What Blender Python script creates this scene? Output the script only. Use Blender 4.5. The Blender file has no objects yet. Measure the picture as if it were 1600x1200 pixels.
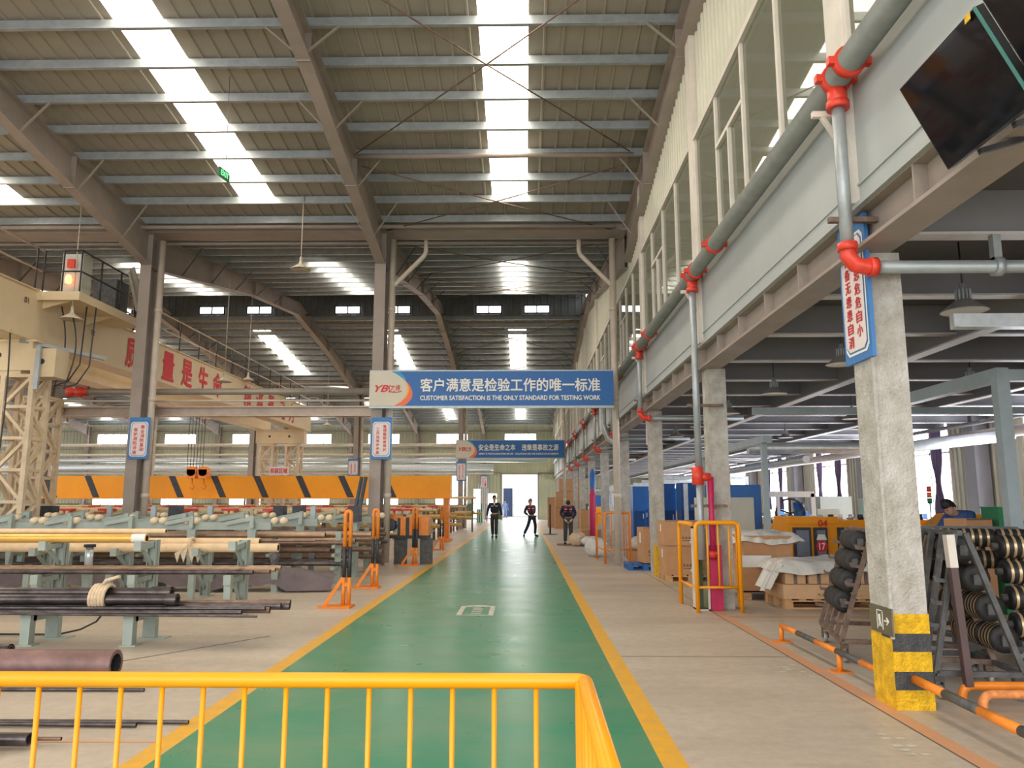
import bpy, math, random
from mathutils import Vector, Matrix
from math import sin, cos, pi, radians as R
random.seed(7)
S = bpy.context.scene
col = S.collection
D = bpy.data

# ---------------------------------------------------------------- camera, world, light, exposure
FPX, EYE = 1200.0, 1.5
pitch = math.atan(185 / FPX)
yaw = math.atan(20 / FPX * cos(pitch))
cd = D.cameras.new('camera'); cam = D.objects.new('camera', cd); col.objects.link(cam)
fw = Vector((-sin(yaw) * cos(pitch), cos(yaw) * cos(pitch), sin(pitch)))
rt = Vector((cos(yaw), sin(yaw), 0)); up = rt.cross(fw)
cam.matrix_world = Matrix(((rt.x, up.x, -fw.x, 0), (rt.y, up.y, -fw.y, 0), (rt.z, up.z, -fw.z, EYE), (0, 0, 0, 1)))
cd.lens = FPX / 1600 * 36; cd.sensor_width = 36; cd.clip_start = 0.05; cd.clip_end = 400
S.camera = cam
w = D.worlds.new('world'); S.world = w; w.use_nodes = True
bg = w.node_tree.nodes['Background']; bg.inputs[0].default_value = (0.96, 0.98, 1.0, 1); bg.inputs[1].default_value = 1.25
S.view_settings.view_transform = 'Standard'; S.view_settings.look = 'None'
S.view_settings.exposure = 0.62; S.view_settings.gamma = 1; S.view_settings.use_curve_mapping = False
try:
    S.cycles.use_denoising = True; S.cycles.denoiser = 'OPENIMAGEDENOISE'
    S.cycles.max_bounces = 8; S.cycles.diffuse_bounces = 4; S.cycles.glossy_bounces = 3; S.cycles.transparent_max_bounces = 16
    S.cycles.sample_clamp_indirect = 6; S.cycles.caustics_reflective = False; S.cycles.caustics_refractive = False
except Exception: pass
SKYLIGHT, WINDOW = 7.5, 6.0

def area(name, loc, rot, sx, sy, power, color=(1, 1, 1)):
    l = D.lights.new(name, 'AREA'); l.shape = 'RECTANGLE'; l.size = sx; l.size_y = sy; l.energy = power; l.color = color
    o = D.objects.new(name, l); o.location = loc; o.rotation_euler = rot; col.objects.link(o); return o
# daylight falling in through the right-hand windows and the far door; the last lamp is fill added behind the camera
for y in (16.9, 23.4, 30.4, 36.9, 43.5, 50, 56.5):
    area('window_daylight', (11.7, y, 2.3), (0, R(90), 0), 2.6, 3.0, 190, (0.86, 0.92, 1.0))
area('door_daylight', (-0.4, 69.2, 2.0), (R(90), 0, pi), 3.0, 3.8, 160, (1, 1, 1))
area('front_fill', (-3, -5.5, 4.2), (R(98), 0, 0), 24, 7.5, 800, (1.0, 0.98, 0.95))

# ---------------------------------------------------------------- materials
def M(name, c, rough=0.6, metal=0.0, var=0.12, scale=3.0, c2=None, bump=0.0, bscale=60, stretch=None, spec=0.5):
    m = D.materials.new(name); m.use_nodes = True; n = m.node_tree; N = n.nodes; b = N['Principled BSDF']
    b.inputs['Roughness'].default_value = rough; b.inputs['Metallic'].default_value = metal
    b.inputs['Specular IOR Level'].default_value = spec
    tc = N.new('ShaderNodeTexCoord'); mp = N.new('ShaderNodeMapping'); n.links.new(tc.outputs['Object'], mp.inputs[0])
    if stretch: mp.inputs['Scale'].default_value = stretch
    nt = N.new('ShaderNodeTexNoise'); nt.inputs['Scale'].default_value = scale; nt.inputs['Detail'].default_value = 6; nt.inputs['Roughness'].default_value = 0.65
    n.links.new(mp.outputs[0], nt.inputs['Vector'])
    cr = N.new('ShaderNodeValToRGB'); cr.color_ramp.elements[0].position = 0.35; cr.color_ramp.elements[1].position = 0.65
    a = c2 if c2 else tuple(x * (1 - var) for x in c); bb = c if c2 else tuple(min(1, x * (1 + var)) for x in c)
    cr.color_ramp.elements[0].color = (*a, 1); cr.color_ramp.elements[1].color = (*bb, 1)
    n.links.new(nt.outputs['Fac'], cr.inputs[0]); n.links.new(cr.outputs[0], b.inputs['Base Color'])
    if bump:
        n2 = N.new('ShaderNodeTexNoise'); n2.inputs['Scale'].default_value = bscale; n2.inputs['Detail'].default_value = 4
        n.links.new(mp.outputs[0], n2.inputs['Vector'])
        bp = N.new('ShaderNodeBump'); bp.inputs['Strength'].default_value = bump; bp.inputs['Distance'].default_value = 0.02
        n.links.new(n2.outputs['Fac'], bp.inputs['Height']); n.links.new(bp.outputs[0], b.inputs['Normal'])
    return m
def EM(name, c, s):
    m = D.materials.new(name); m.use_nodes = True; N = m.node_tree.nodes; b = N['Principled BSDF']
    b.inputs['Base Color'].default_value = (0.8, 0.8, 0.8, 1); b.inputs['Emission Color'].default_value = (*c, 1); b.inputs['Emission Strength'].default_value = s
    return m
def glass_mat(name, tint, refl=0.12, film=0.0):
    m = D.materials.new(name); m.use_nodes = True; n = m.node_tree; N = n.nodes; N.remove(N['Principled BSDF'])
    t = N.new('ShaderNodeBsdfTransparent'); t.inputs[0].default_value = (*tint, 1)
    g = N.new('ShaderNodeBsdfGlossy'); g.inputs['Roughness'].default_value = 0.02
    lw = N.new('ShaderNodeFresnel'); lw.inputs[0].default_value = 1.5
    mx = N.new('ShaderNodeMixShader'); n.links.new(lw.outputs[0], mx.inputs[0]); n.links.new(t.outputs[0], mx.inputs[1]); n.links.new(g.outputs[0], mx.inputs[2])
    out = mx
    if film:
        d = N.new('ShaderNodeBsdfDiffuse'); d.inputs[0].default_value = (0.62, 0.63, 0.5, 1)
        m2 = N.new('ShaderNodeMixShader'); m2.inputs[0].default_value = film
        n.links.new(mx.outputs[0], m2.inputs[1]); n.links.new(d.outputs[0], m2.inputs[2]); out = m2
    n.links.new(out.outputs[0], N['Material Output'].inputs[0]); return m

roofm = M('roof_sheet', (0.37, 0.335, 0.275), 0.55, 0, 0.10, 0.6)
galv = M('galvanised', (0.40, 0.44, 0.46), 0.42, 0.35, 0.12, 5)
galv2 = M('galvanised_bright', (0.62, 0.66, 0.68), 0.38, 0.5, 0.12, 8)
taupe = M('frame_paint', (0.35, 0.295, 0.26), 0.6, 0, 0.10, 1.5)
rodm = M('rusty_rod', (0.19, 0.12, 0.085), 0.7, 0.2, 0.3, 6)
darkst = M('dark_steel', (0.045, 0.045, 0.05), 0.5, 0.3, 0.3, 8)
pvc = M('pvc_pipe', (0.60, 0.52, 0.43), 0.5, 0, 0.08, 3)
cream = M('crane_cream', (0.72, 0.58, 0.37), 0.5, 0, 0.06, 1.2)
cream2 = M('crane_lattice', (0.70, 0.56, 0.38), 0.55, 0, 0.12, 4)
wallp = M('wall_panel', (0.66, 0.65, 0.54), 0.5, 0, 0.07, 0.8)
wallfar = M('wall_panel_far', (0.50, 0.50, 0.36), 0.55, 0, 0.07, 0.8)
fascia = M('fascia_grey', (0.45, 0.48, 0.48), 0.5, 0, 0.06, 0.7)
trimw = M('white_frame', (0.72, 0.67, 0.60), 0.5, 0, 0.08, 3)
conc = M('column_concrete', (0.60, 0.585, 0.55), 0.85, 0, 0.18, 5, c2=(0.40, 0.37, 0.32), bump=0.9, bscale=45)
mezz2 = M('flange_pale', (0.56, 0.53, 0.52), 0.5)  # bottom flanges set paler than the webs above them
mezz = M('mezzanine_paint', (0.26, 0.26, 0.285), 0.6, 0, 0.08, 1)
deckm = M('deck_dark', (0.14, 0.137, 0.14), 0.7, 0, 0.1, 1)
ylw = M('column_yellow', (0.80, 0.47, 0.01), 0.7, 0, 0.25, 12, bump=1.0, bscale=55)
blk = M('column_black', (0.035, 0.04, 0.05), 0.65, 0, 0.5, 8, c2=(0.09, 0.09, 0.09), bump=1.0, bscale=55)
orange = M('rail_orange', (0.90, 0.34, 0.001), 0.38, 0, 0.04, 2)
orange2 = M('guard_orange', (0.84, 0.25, 0.02), 0.4, 0, 0.12, 8)
obeam = M('beam_orange', (0.95, 0.36, 0.0), 0.5, 0, 0.05, 1)
blackp = M('black_paint', (0.035, 0.037, 0.045), 0.5, 0, 0.3, 8)
greyg = M('stand_grey_green', (0.36, 0.42, 0.38), 0.55, 0, 0.1, 5)
postblue = M('frame_light_blue', (0.36, 0.43, 0.46), 0.45, 0.1, 0.08, 3)
redm = M('valve_red', (0.72, 0.055, 0.03), 0.4, 0, 0.15, 9)
magenta = M('hydrant_crimson', (0.50, 0.02, 0.10), 0.5, 0, 0.12, 5)
bluec = M('cabinet_blue', (0.02, 0.13, 0.42), 0.4, 0, 0.1, 2)
greyc = M('cabinet_grey', (0.56, 0.58, 0.51), 0.5, 0, 0.05, 2)
greenm = M('machine_green', (0.02, 0.22, 0.09), 0.45, 0, 0.1, 3)
carton = M('carton', (0.56, 0.30, 0.15), 0.8, 0, 0.08, 4)
carton2 = M('carton_pale', (0.66, 0.42, 0.24), 0.8, 0, 0.08, 4)
wood = M('pallet_wood', (0.60, 0.35, 0.17), 0.75, 0, 0.2, 6, stretch=(1, 8, 8))
plastic = M('plastic_wrap', (0.74, 0.74, 0.72), 0.25, 0, 0.08, 3, bump=0.8, bscale=14)
paper = M('paper', (0.85, 0.84, 0.80), 0.7, 0, 0.03)
steelp = M('black_steel_pipe', (0.10, 0.085, 0.085), 0.32, 0.7, 0.4, 5)
rustp = M('brown_steel_pipe', (0.20, 0.13, 0.095), 0.4, 0.5, 0.3, 6)
copper = M('tan_pipe', (0.36, 0.24, 0.16), 0.35, 0.5, 0.2, 6)
goldp = M('golden_pipe', (0.86, 0.52, 0.12), 0.3, 0.35, 0.08, 4)
wrapm = M('cream_wrap', (0.78, 0.58, 0.36), 0.7, 0, 0.08, 8)
bigpipe = M('maroon_pipe', (0.22, 0.13, 0.12), 0.5, 0.3, 0.25, 4)
cloth = M('grey_cloth', (0.16, 0.13, 0.14), 0.9, 0, 0.15, 4)
rope = M('pale_strap', (0.66, 0.52, 0.36), 0.85, 0, 0.15, 20)
rollm = M('cream_roller', (0.80, 0.66, 0.45), 0.5, 0, 0.1, 10)
rackm = M('rack_grey', (0.10, 0.10, 0.10), 0.55, 0.3, 0.3, 10)
rackr = M('rack_rust', (0.20, 0.14, 0.11), 0.65, 0.3, 0.35, 12)
rubber = M('rubber_black', (0.016, 0.016, 0.016), 0.55, 0, 0.4, 12)
goldb = M('brass_band', (0.70, 0.50, 0.28), 0.35, 0.5, 0.1, 10)
bannerb = M('banner_blue', (0.015, 0.13, 0.42), 0.45, 0, 0.04, 1)
bannerw = M('banner_cream', (0.64, 0.59, 0.49), 0.5, 0, 0.03, 1)
lblue = M('banner_light_blue', (0.01, 0.32, 0.62), 0.45, 0, 0.04, 1)
lorange = M('banner_coral', (0.86, 0.16, 0.06), 0.45, 0, 0.04, 1)
lyellow = M('banner_amber', (0.85, 0.46, 0.10), 0.45, 0, 0.04, 1)
redl = M('lettering_red', (0.68, 0.015, 0.03), 0.5, 0, 0.04)
whitel = M('lettering_white', (0.86, 0.85, 0.80), 0.5, 0, 0.02)
signblue = M('sign_blue', (0.05, 0.20, 0.50), 0.5, 0, 0.05)
signw = M('sign_white', (0.80, 0.70, 0.68), 0.5, 0, 0.03)
skym = EM('skylight_sheet', (1.0, 0.88, 0.72), SKYLIGHT)
winm = EM('daylit_pane', (0.93, 0.94, 1.0), WINDOW)
winfar = EM('daylit_far_pane', (0.93, 0.94, 1.0), 2.6)
glassm = glass_mat('clear_glass', (0.78, 0.83, 0.74), film=0.22)
glassc = glass_mat('cabinet_glass', (0.7, 0.8, 0.74))
curtain = M('purple_curtain', (0.10, 0.07, 0.13), 0.9, 0, 0.1, 3)
lampm = M('lamp_enamel', (0.62, 0.55, 0.44), 0.4, 0, 0.08)
lampg = M('lamp_grey', (0.30, 0.29, 0.28), 0.4, 0.3, 0.1)
lampin = M('lamp_inside', (0.80, 0.78, 0.76), 0.4, 0, 0.03)
skin = M('skin', (0.55, 0.30, 0.21), 0.6, 0, 0.05)
hair = M('hair_black', (0.012, 0.011, 0.011), 0.6, 0, 0.2)
navy = M('navy_cloth', (0.018, 0.022, 0.045), 0.85, 0, 0.2, 8)
trousers = M('dark_trousers', (0.045, 0.045, 0.042), 0.85, 0, 0.2, 8)
redcloth = M('red_cloth', (0.42, 0.02, 0.06), 0.8, 0, 0.1, 8)
glove = M('white_glove', (0.7, 0.68, 0.62), 0.8, 0, 0.05)
bluecl = M('blue_cloth', (0.05, 0.10, 0.28), 0.8, 0, 0.1)
tvm = M('screen_glass', (0.008, 0.008, 0.012), 0.05, 0, 0.1, spec=0.35)
tvb = M('screen_bezel', (0.02, 0.02, 0.022), 0.3, 0, 0.1)
tealm = M('teal_edge', (0.08, 0.25, 0.22), 0.3, 0, 0.1)

# floor: concrete with stains
def floor_mat():
    m = M('floor_concrete', (0.63, 0.545, 0.445), 0.42, 0, 0.1, 0.5, c2=(0.49, 0.415, 0.335), bump=0.06, bscale=4, stretch=(0.45, 1.7, 1), spec=0.45)
    n = m.node_tree; N = n.nodes; b = N['Principled BSDF']
    src = b.inputs['Base Color'].links[0].from_socket
    tc = N.new('ShaderNodeTexCoord'); w2 = N.new('ShaderNodeTexNoise'); w2.inputs['Scale'].default_value = 9; w2.inputs['Detail'].default_value = 8; w2.inputs['Roughness'].default_value = 0.75
    n.links.new(tc.outputs['Object'], w2.inputs['Vector'])
    cr = N.new('ShaderNodeValToRGB'); cr.color_ramp.elements[0].position = 0.3; cr.color_ramp.elements[1].position = 0.7
    cr.color_ramp.elements[0].color = (0.82, 0.82, 0.82, 1); cr.color_ramp.elements[1].color = (1.08, 1.08, 1.08, 1)
    n.links.new(w2.outputs['Fac'], cr.inputs[0])
    mx = N.new('ShaderNodeMix'); mx.data_type = 'RGBA'; mx.blend_type = 'MULTIPLY'; mx.inputs[0].default_value = 1
    n.links.new(src, mx.inputs[6]); n.links.new(cr.outputs[0], mx.inputs[7]); n.links.new(mx.outputs[2], b.inputs['Base Color'])
    return m
floorm = floor_mat()
def green_mat():
    m = M('floor_green', (0.03, 0.27, 0.14), 0.2, 0, 0.1, 0.9, c2=(0.125, 0.29, 0.155), bump=0.05, bscale=3.5, stretch=(1, 1.6, 1), spec=0.6)
    n = m.node_tree; N = n.nodes; b = N['Principled BSDF']
    src = b.inputs['Base Color'].links[0].from_socket
    tc = N.new('ShaderNodeTexCoord'); mp = N.new('ShaderNodeMapping'); mp.inputs['Rotation'].default_value = (0, 0, 0.5); mp.inputs['Scale'].default_value = (3, 40, 1)
    n.links.new(tc.outputs['Object'], mp.inputs[0])
    w2 = N.new('ShaderNodeTexNoise'); w2.inputs['Scale'].default_value = 1.0; w2.inputs['Detail'].default_value = 6; w2.inputs['Distortion'].default_value = 1.2
    n.links.new(mp.outputs[0], w2.inputs['Vector'])
    cr = N.new('ShaderNodeValToRGB'); cr.color_ramp.elements[0].position = 0.6; cr.color_ramp.elements[1].position = 0.85
    cr.color_ramp.elements[0].color = (0, 0, 0, 1); cr.color_ramp.elements[1].color = (0.3, 0.3, 0.3, 1)
    n.links.new(w2.outputs['Fac'], cr.inputs[0])
    mx = N.new('ShaderNodeMix'); mx.data_type = 'RGBA'; n.links.new(cr.outputs[0], mx.inputs[0]); n.links.new(src, mx.inputs[6]); mx.inputs[7].default_value = (0.36, 0.50, 0.38, 1)
    n.links.new(mx.outputs[2], b.inputs['Base Color'])
    nr = N.new('ShaderNodeTexNoise'); nr.inputs['Scale'].default_value = 2.2; nr.inputs['Detail'].default_value = 5; n.links.new(tc.outputs['Object'], nr.inputs['Vector'])
    mr = N.new('ShaderNodeMapRange'); mr.inputs[3].default_value = 0.2; mr.inputs[4].default_value = 0.42
    n.links.new(nr.outputs['Fac'], mr.inputs[0]); n.links.new(mr.outputs[0], b.inputs['Roughness'])
    return m
greenf = green_mat()
yline = M('floor_yellow', (0.90, 0.45, 0.01), 0.4, 0, 0.12, 7, c2=(0.74, 0.42, 0.07))
oline = M('floor_orange', (0.72, 0.34, 0.17), 0.55, 0, 0.1, 5, c2=(0.60, 0.36, 0.22))
wline = M('floor_white', (0.62, 0.60, 0.50), 0.5, 0, 0.25, 9)
seamm = M('floor_joint', (0.13, 0.10, 0.08), 0.8, 0, 0.2)

# ---------------------------------------------------------------- mesh helpers
class MB:
    def __init__(s): s.v = []; s.f = []; s.mi = []; s.sm = []
    def face(s, pts, mi=0, smooth=False):
        b = len(s.v); s.v += [tuple(p) for p in pts]; s.f.append(tuple(range(b, b + len(pts)))); s.mi.append(mi); s.sm.append(smooth)
    def box(s, x0, x1, y0, y1, z0, z1, mi=0):
        b = len(s.v); s.v += [(x, y, z) for x in (x0, x1) for y in (y0, y1) for z in (z0, z1)]
        for q in ((0, 1, 3, 2), (4, 6, 7, 5), (0, 4, 5, 1), (2, 3, 7, 6), (0, 2, 6, 4), (1, 5, 7, 3)):
            s.f.append(tuple(b + i for i in q)); s.mi.append(mi); s.sm.append(False)
    def bar(s, p, q, w, h=None, mi=0, upv=(0, 0, 1)):
        h = h or w; p = Vector(p); q = Vector(q); d = (q - p).normalized(); u = Vector(upv)
        if abs(d.dot(u)) > 0.98: u = Vector((0, 1, 0))
        a = d.cross(u).normalized(); c = a.cross(d).normalized(); b = len(s.v)
        for e in (p, q):
            for i, j in ((-1, -1), (1, -1), (1, 1), (-1, 1)): s.v.append(tuple(e + a * (i * w / 2) + c * (j * h / 2)))
        for k in range(4): s.f.append((b + k, b + (k + 1) % 4, b + 4 + (k + 1) % 4, b + 4 + k))
        s.f += [(b + 3, b + 2, b + 1, b), (b + 4, b + 5, b + 6, b + 7)]; s.mi += [mi] * 6; s.sm += [False] * 6
    def tube(s, pts, r, n=12, mi=0, caps=True, rads=None):
        pts = [Vector(p) for p in pts]; b = len(s.v); m = len(pts); prev = None
        for i, p in enumerate(pts):
            d = (pts[min(i + 1, m - 1)] - pts[max(i - 1, 0)]).normalized()
            if prev is None:
                u = Vector((0, 0, 1)) if abs(d.z) < 0.9 else Vector((0, 1, 0)); a = d.cross(u).normalized()
            else: a = (prev - d * prev.dot(d)).normalized()
            prev = a; c = d.cross(a); rr = rads[i] if rads else r
            for k in range(n): t = 2 * pi * k / n; s.v.append(tuple(p + a * (cos(t) * rr) + c * (sin(t) * rr)))
        for i in range(m - 1):
            for k in range(n):
                s.f.append((b + i * n + k, b + i * n + (k + 1) % n, b + (i + 1) * n + (k + 1) % n, b + (i + 1) * n + k)); s.mi.append(mi); s.sm.append(True)
        if caps:
            s.f.append(tuple(b + k for k in reversed(range(n)))); s.f.append(tuple(b + (m - 1) * n + k for k in range(n))); s.mi += [mi] * 2; s.sm += [False] * 2
    def prism(s, poly, axis, a0, a1, mi=0):   # poly of 2-D points in the plane across axis
        def P(p, a): return (a, p[0], p[1]) if axis == 'x' else (p[0], a, p[1]) if axis == 'y' else (p[0], p[1], a)
        n = len(poly); b = len(s.v); s.v += [P(p, a0) for p in poly] + [P(p, a1) for p in poly]
        for k in range(n): s.f.append((b + k, b + (k + 1) % n, b + n + (k + 1) % n, b + n + k)); s.mi.append(mi); s.sm.append(False)
        s.f += [tuple(b + k for k in reversed(range(n))), tuple(b + n + k for k in range(n))]; s.mi += [mi] * 2; s.sm += [False] * 2
    def lathe(s, prof, c=(0, 0, 0), n=20, mi=0):
        b = len(s.v); m = len(prof)
        for r, z in prof:
            for k in range(n): t = 2 * pi * k / n; s.v.append((c[0] + r * cos(t), c[1] + r * sin(t), c[2] + z))
        for i in range(m - 1):
            for k in range(n):
                s.f.append((b + i * n + k, b + i * n + (k + 1) % n, b + (i + 1) * n + (k + 1) % n, b + (i + 1) * n + k)); s.mi.append(mi); s.sm.append(True)
    def grid(s, fn, nu, nv, mi=0, smooth=True):
        b = len(s.v); s.v += [tuple(fn(i / nu, j / nv)) for i in range(nu + 1) for j in range(nv + 1)]
        for i in range(nu):
            for j in range(nv):
                k = b + i * (nv + 1) + j; s.f.append((k, k + 1, k + nv + 2, k + nv + 1)); s.mi.append(mi); s.sm.append(smooth)
    def build(s, name, mats, parent=None, loc=None, rot=None):
        me = D.meshes.new(name); me.from_pydata(s.v, [], s.f)
        me.polygons.foreach_set('material_index', s.mi); me.polygons.foreach_set('use_smooth', s.sm)
        for m in (mats if isinstance(mats, (list, tuple)) else [mats]): me.materials.append(m)
        me.update(); o = D.objects.new(name, me); col.objects.link(o)
        if parent: o.parent = parent
        if loc: o.location = loc
        if rot: o.rotation_euler = rot
        return o
def tag(o, label=None, cat=None, group=None, kind=None):
    if label: o['label'] = label
    if cat: o['category'] = cat
    if group: o['group'] = group
    if kind: o['kind'] = kind
    return o
def empty(name, loc=(0, 0, 0), label=None, cat=None, group=None, rz=0):
    o = D.objects.new(name, None); o.empty_display_size = 0.1; col.objects.link(o); o.location = loc; o.rotation_euler = (0, 0, rz); return tag(o, label, cat, group)
def struct(name, mb, mats, parent=None):
    o = mb.build(name, mats, parent)
    if not parent: o['kind'] = 'structure'
    return o
def copy_tree(o, parent=None):
    c = o.copy(); col.objects.link(c)
    if parent: c.parent = parent
    for ch in list(o.children): copy_tree(ch, c)
    return c
def boxb(name, x0, x1, y0, y1, z0, z1, m, parent=None):
    b = MB(); b.box(x0, x1, y0, y1, z0, z1); return b.build(name, m, parent)
ORD = 'first second third fourth fifth sixth seventh eighth ninth tenth eleventh twelfth thirteenth fourteenth fifteenth sixteenth seventeenth eighteenth'.split()
def text(name, s, mat, parent, loc, w=None, h=None, rot=(R(90), 0, 0), bold=0.0, ext=0.003, shear=0, line=1.0, spacing=1.0):
    c = D.curves.new(name, 'FONT'); c.body = s; c.size = 1; c.offset = 0; c.extrude = 0.0; c.shear = shear; c.space_line = line; c.space_character = spacing
    c.align_x = 'LEFT'; c.resolution_u = 3
    t = D.objects.new(name, c); col.objects.link(t); bpy.context.view_layer.update()
    me = D.meshes.new_from_object(t.evaluated_get(bpy.context.evaluated_depsgraph_get())); D.objects.remove(t); D.curves.remove(c)
    xs = [v.co.x for v in me.vertices]; ys = [v.co.y for v in me.vertices]
    if not xs: return None
    x0, x1, y0, y1 = min(xs), max(xs), min(ys), max(ys)
    sx = w / (x1 - x0) if w else h / (y1 - y0); sy = h / (y1 - y0) if h else sx
    cx, cy = (x0 + x1) / 2, (y0 + y1) / 2
    for v in me.vertices: v.co = ((v.co.x - cx) * sx, (v.co.y - cy) * sy, 0)
    if bold:      # thicken the strokes: the glyph repeated with small shifts
        dx = bold * 0.9 * sx; dy = bold * 0.9 * sy
        vs = [v.co.copy() for v in me.vertices]; fs = [tuple(p.vertices) for p in me.polygons]; V2 = []; F2 = []
        for i, (ax, ay) in enumerate(((0, 0), (-1, 0), (1, 0), (0, -1), (0, 1))):
            b0 = len(V2); V2 += [(v.x + ax * dx, v.y + ay * dy, 0.0008 * (4 - i)) for v in vs]; F2 += [tuple(q + b0 for q in f) for f in fs]
        D.meshes.remove(me); me = D.meshes.new(name); me.from_pydata(V2, [], F2)
    me.materials.clear(); me.materials.append(mat); me.update()
    o = D.objects.new(name, me); col.objects.link(o); o.location = loc; o.rotation_euler = rot; o.parent = parent
    return o
def corr(mb, o, ua, ub, n, la, lb, per, dep, rib=0.3, mi=0):
    """ribbed sheet: profile along ua over la, straight along ub over lb, ribs stand out along n"""
    o = Vector(o); ua = Vector(ua).normalized(); ub = Vector(ub).normalized(); n = Vector(n).normalized(); pr = []; x = 0
    while x < la - 1e-6:
        for fx, h in ((0, 0), (1 - rib, 0), (1 - rib * 0.75, 1), (1 - rib * 0.25, 1)):
            if x + fx * per <= la: pr.append((x + fx * per, h * dep))
        x += per
    pr.append((la, 0)); b = len(mb.v)
    for x, h in pr: p = o + ua * x + n * h; mb.v += [tuple(p), tuple(p + ub * lb)]
    for i in range(len(pr) - 1): mb.f.append((b + 2 * i, b + 2 * i + 2, b + 2 * i + 3, b + 2 * i + 1)); mb.mi.append(mi); mb.sm.append(False)

# ================================================================ FLOOR
b = MB(); XL, XR, YN, YF = -52, 14, -7, 69.6
a0, a1, a2, a3 = -2.34, -2.19, 0.79, 0.94
for x0, x1, mi in ((XL, a0, 0), (a0, a1, 2), (a1, a2, 1), (a2, a3, 2), (a3, 2.6, 0), (2.72, XR, 0)):
    b.face([(x0, YN, 0), (x1, YN, 0), (x1, YF, 0), (x0, YF, 0)], mi)
b.face([(2.6, YN, 0), (2.72, YN, 0), (2.72, 11.3, 0), (2.6, 11.3, 0)], 3); b.face([(2.6, 11.3, 0), (2.72, 11.3, 0), (2.72, YF, 0), (2.6, YF, 0)], 0)
e = 0.002
def strip(x0, x1, y0, y1, mi, z=e): b.face([(x0, y0, z), (x1, y0, z), (x1, y1, z), (x0, y1, z)], mi)
strip(2.585, 2.597, 0, 40, 4); 
for y in (7.9, 13.5, 19, 25, 31): strip(a3, 2.58, y, y + 0.012, 4)
strip(2.72, 6, 10.55, 10.65, 3)
# painted floor arrow box
strip(-0.93, -0.86, 10.7, 11.5, 5); strip(-0.5, -0.43, 10.7, 11.5, 5); strip(-0.93, -0.43, 10.64, 10.7, 5)
b.face([(-0.93, 11.5, e), (-0.43, 11.5, e), (-0.43, 11.56, e), (-0.68, 11.72, e), (-0.93, 11.56, e)], 5)
for y in (10.8, 10.98, 11.16, 11.32): strip(-0.74, -0.6, y, y + 0.09, 5)
# worn white stencil marks near the columns
for k in range(6):
    for j in range(3): strip(2.28 + 0.09 * j, 2.34 + 0.09 * j, 7.0 + 0.1 * k, 7.045 + 0.1 * k, 5) if (k + j) % 3 else None
for k in range(7):
    for j in range(3): strip(2.2 + 0.09 * j, 2.26 + 0.09 * j, 4.85 + 0.08 * k, 4.89 + 0.08 * k, 5) if (k * j) % 4 else None
# diagonal concrete joints on the left
for p, q in (((-2.9, 9.0), (-12, -4.5)), ((-3.4, 15.2), (-14, 4.0))):
    p = Vector((*p, e)); q = Vector((*q, e)); n = Vector((0.008, -0.006, 0)); b.face([p - n, p + n, q + n, q - n], 4)
strip(XL, a0, 5.1, 5.14, 3)
struct('floor', b, [floorm, greenf, yline, oline, seamm, wline])
# ground outside
b = MB(); b.face([(-80, 69.6, -0.02), (80, 69.6, -0.02), (80, 150, -0.02), (-80, 150, -0.02)]); b.face([(-80, -60, -0.02), (80, -60, -0.02), (80, -7, -0.02), (-80, -7, -0.02)])
tag(b.build('outdoor_ground', M('ground_outside', (0.6, 0.59, 0.56), 0.8)), 'pale concrete yard seen through the far doorway', 'ground', kind='structure')

# ================================================================ ROOF
ZV, SL = 8.6, 0.12; V = (19.0, 44.0, 69.0); HALF = 12.5
def rz(y):
    d = min(abs(y - v) for v in (-6.0,) + V); return ZV + SL * min(d, HALF)
PITCHES = [(-6.0, 6.5, 1), (6.5, 19.0, -1), (19.0, 31.5, 1), (31.5, 44.0, -1), (44.0, 56.5, 1), (56.5, 69.3, -1)]
SKX = [-48.9 + 6 * k for k in range(11)]          # left edges of the daylight strips
SKX = [-0.76 - 6.1 * k for k in range(8)] + [5.3]; SKX = sorted(SKX); SKW = 0.84
SKY = {6.5: (7.6, 17.6), 19.0: (22.4, 29.4), 31.5: (35.6, 42.6), 44.0: (47, 54), 56.5: (60, 67), -6.0: (-3, 4)}
b = MB(); sk = []
for y0, y1, sgn in PITCHES:
    xl = XL if y0 > 10 else -24
    n = Vector((0, -sgn * SL, 1)).normalized(); sy0, sy1 = SKY[y0]
    yb = y1 - 1.3 if sgn > 0 else y1; ya = y0 + 1.3 if sgn < 0 else y0     # leave the ridge open under its monitor
    if y0 == 6.5 or y0 == -6.0: ya, yb = y0, y1
    if y0 >= 44: ya, yb = y0, y1
    def P(x, y): return (x, y, rz(y))
    def slab(x0, x1, u, v):
        if v - u < 0.05: return
        o = Vector(P(x0, u)); d = Vector(P(x0, v)) - o; corr(b, o, (1, 0, 0), d, -n, x1 - x0, d.length, 0.32, 0.03, 0.22)
    x = xl
    for s in [q for q in SKX if q > xl]:
        slab(x, s, ya, yb); slab(s, s + SKW, ya, sy0); slab(s, s + SKW, sy1, yb); sk.append((s, sy0, sy1)); x = s + SKW
    slab(x, XR, ya, yb)
struct('ceiling', b, roofm)
names = {7.6: 'nearest roof slope', 22.4: 'second roof slope', 35.6: 'third roof slope', 47: 'fourth roof slope', 60: 'last roof slope', -3: 'roof slope overhead'}
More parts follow.
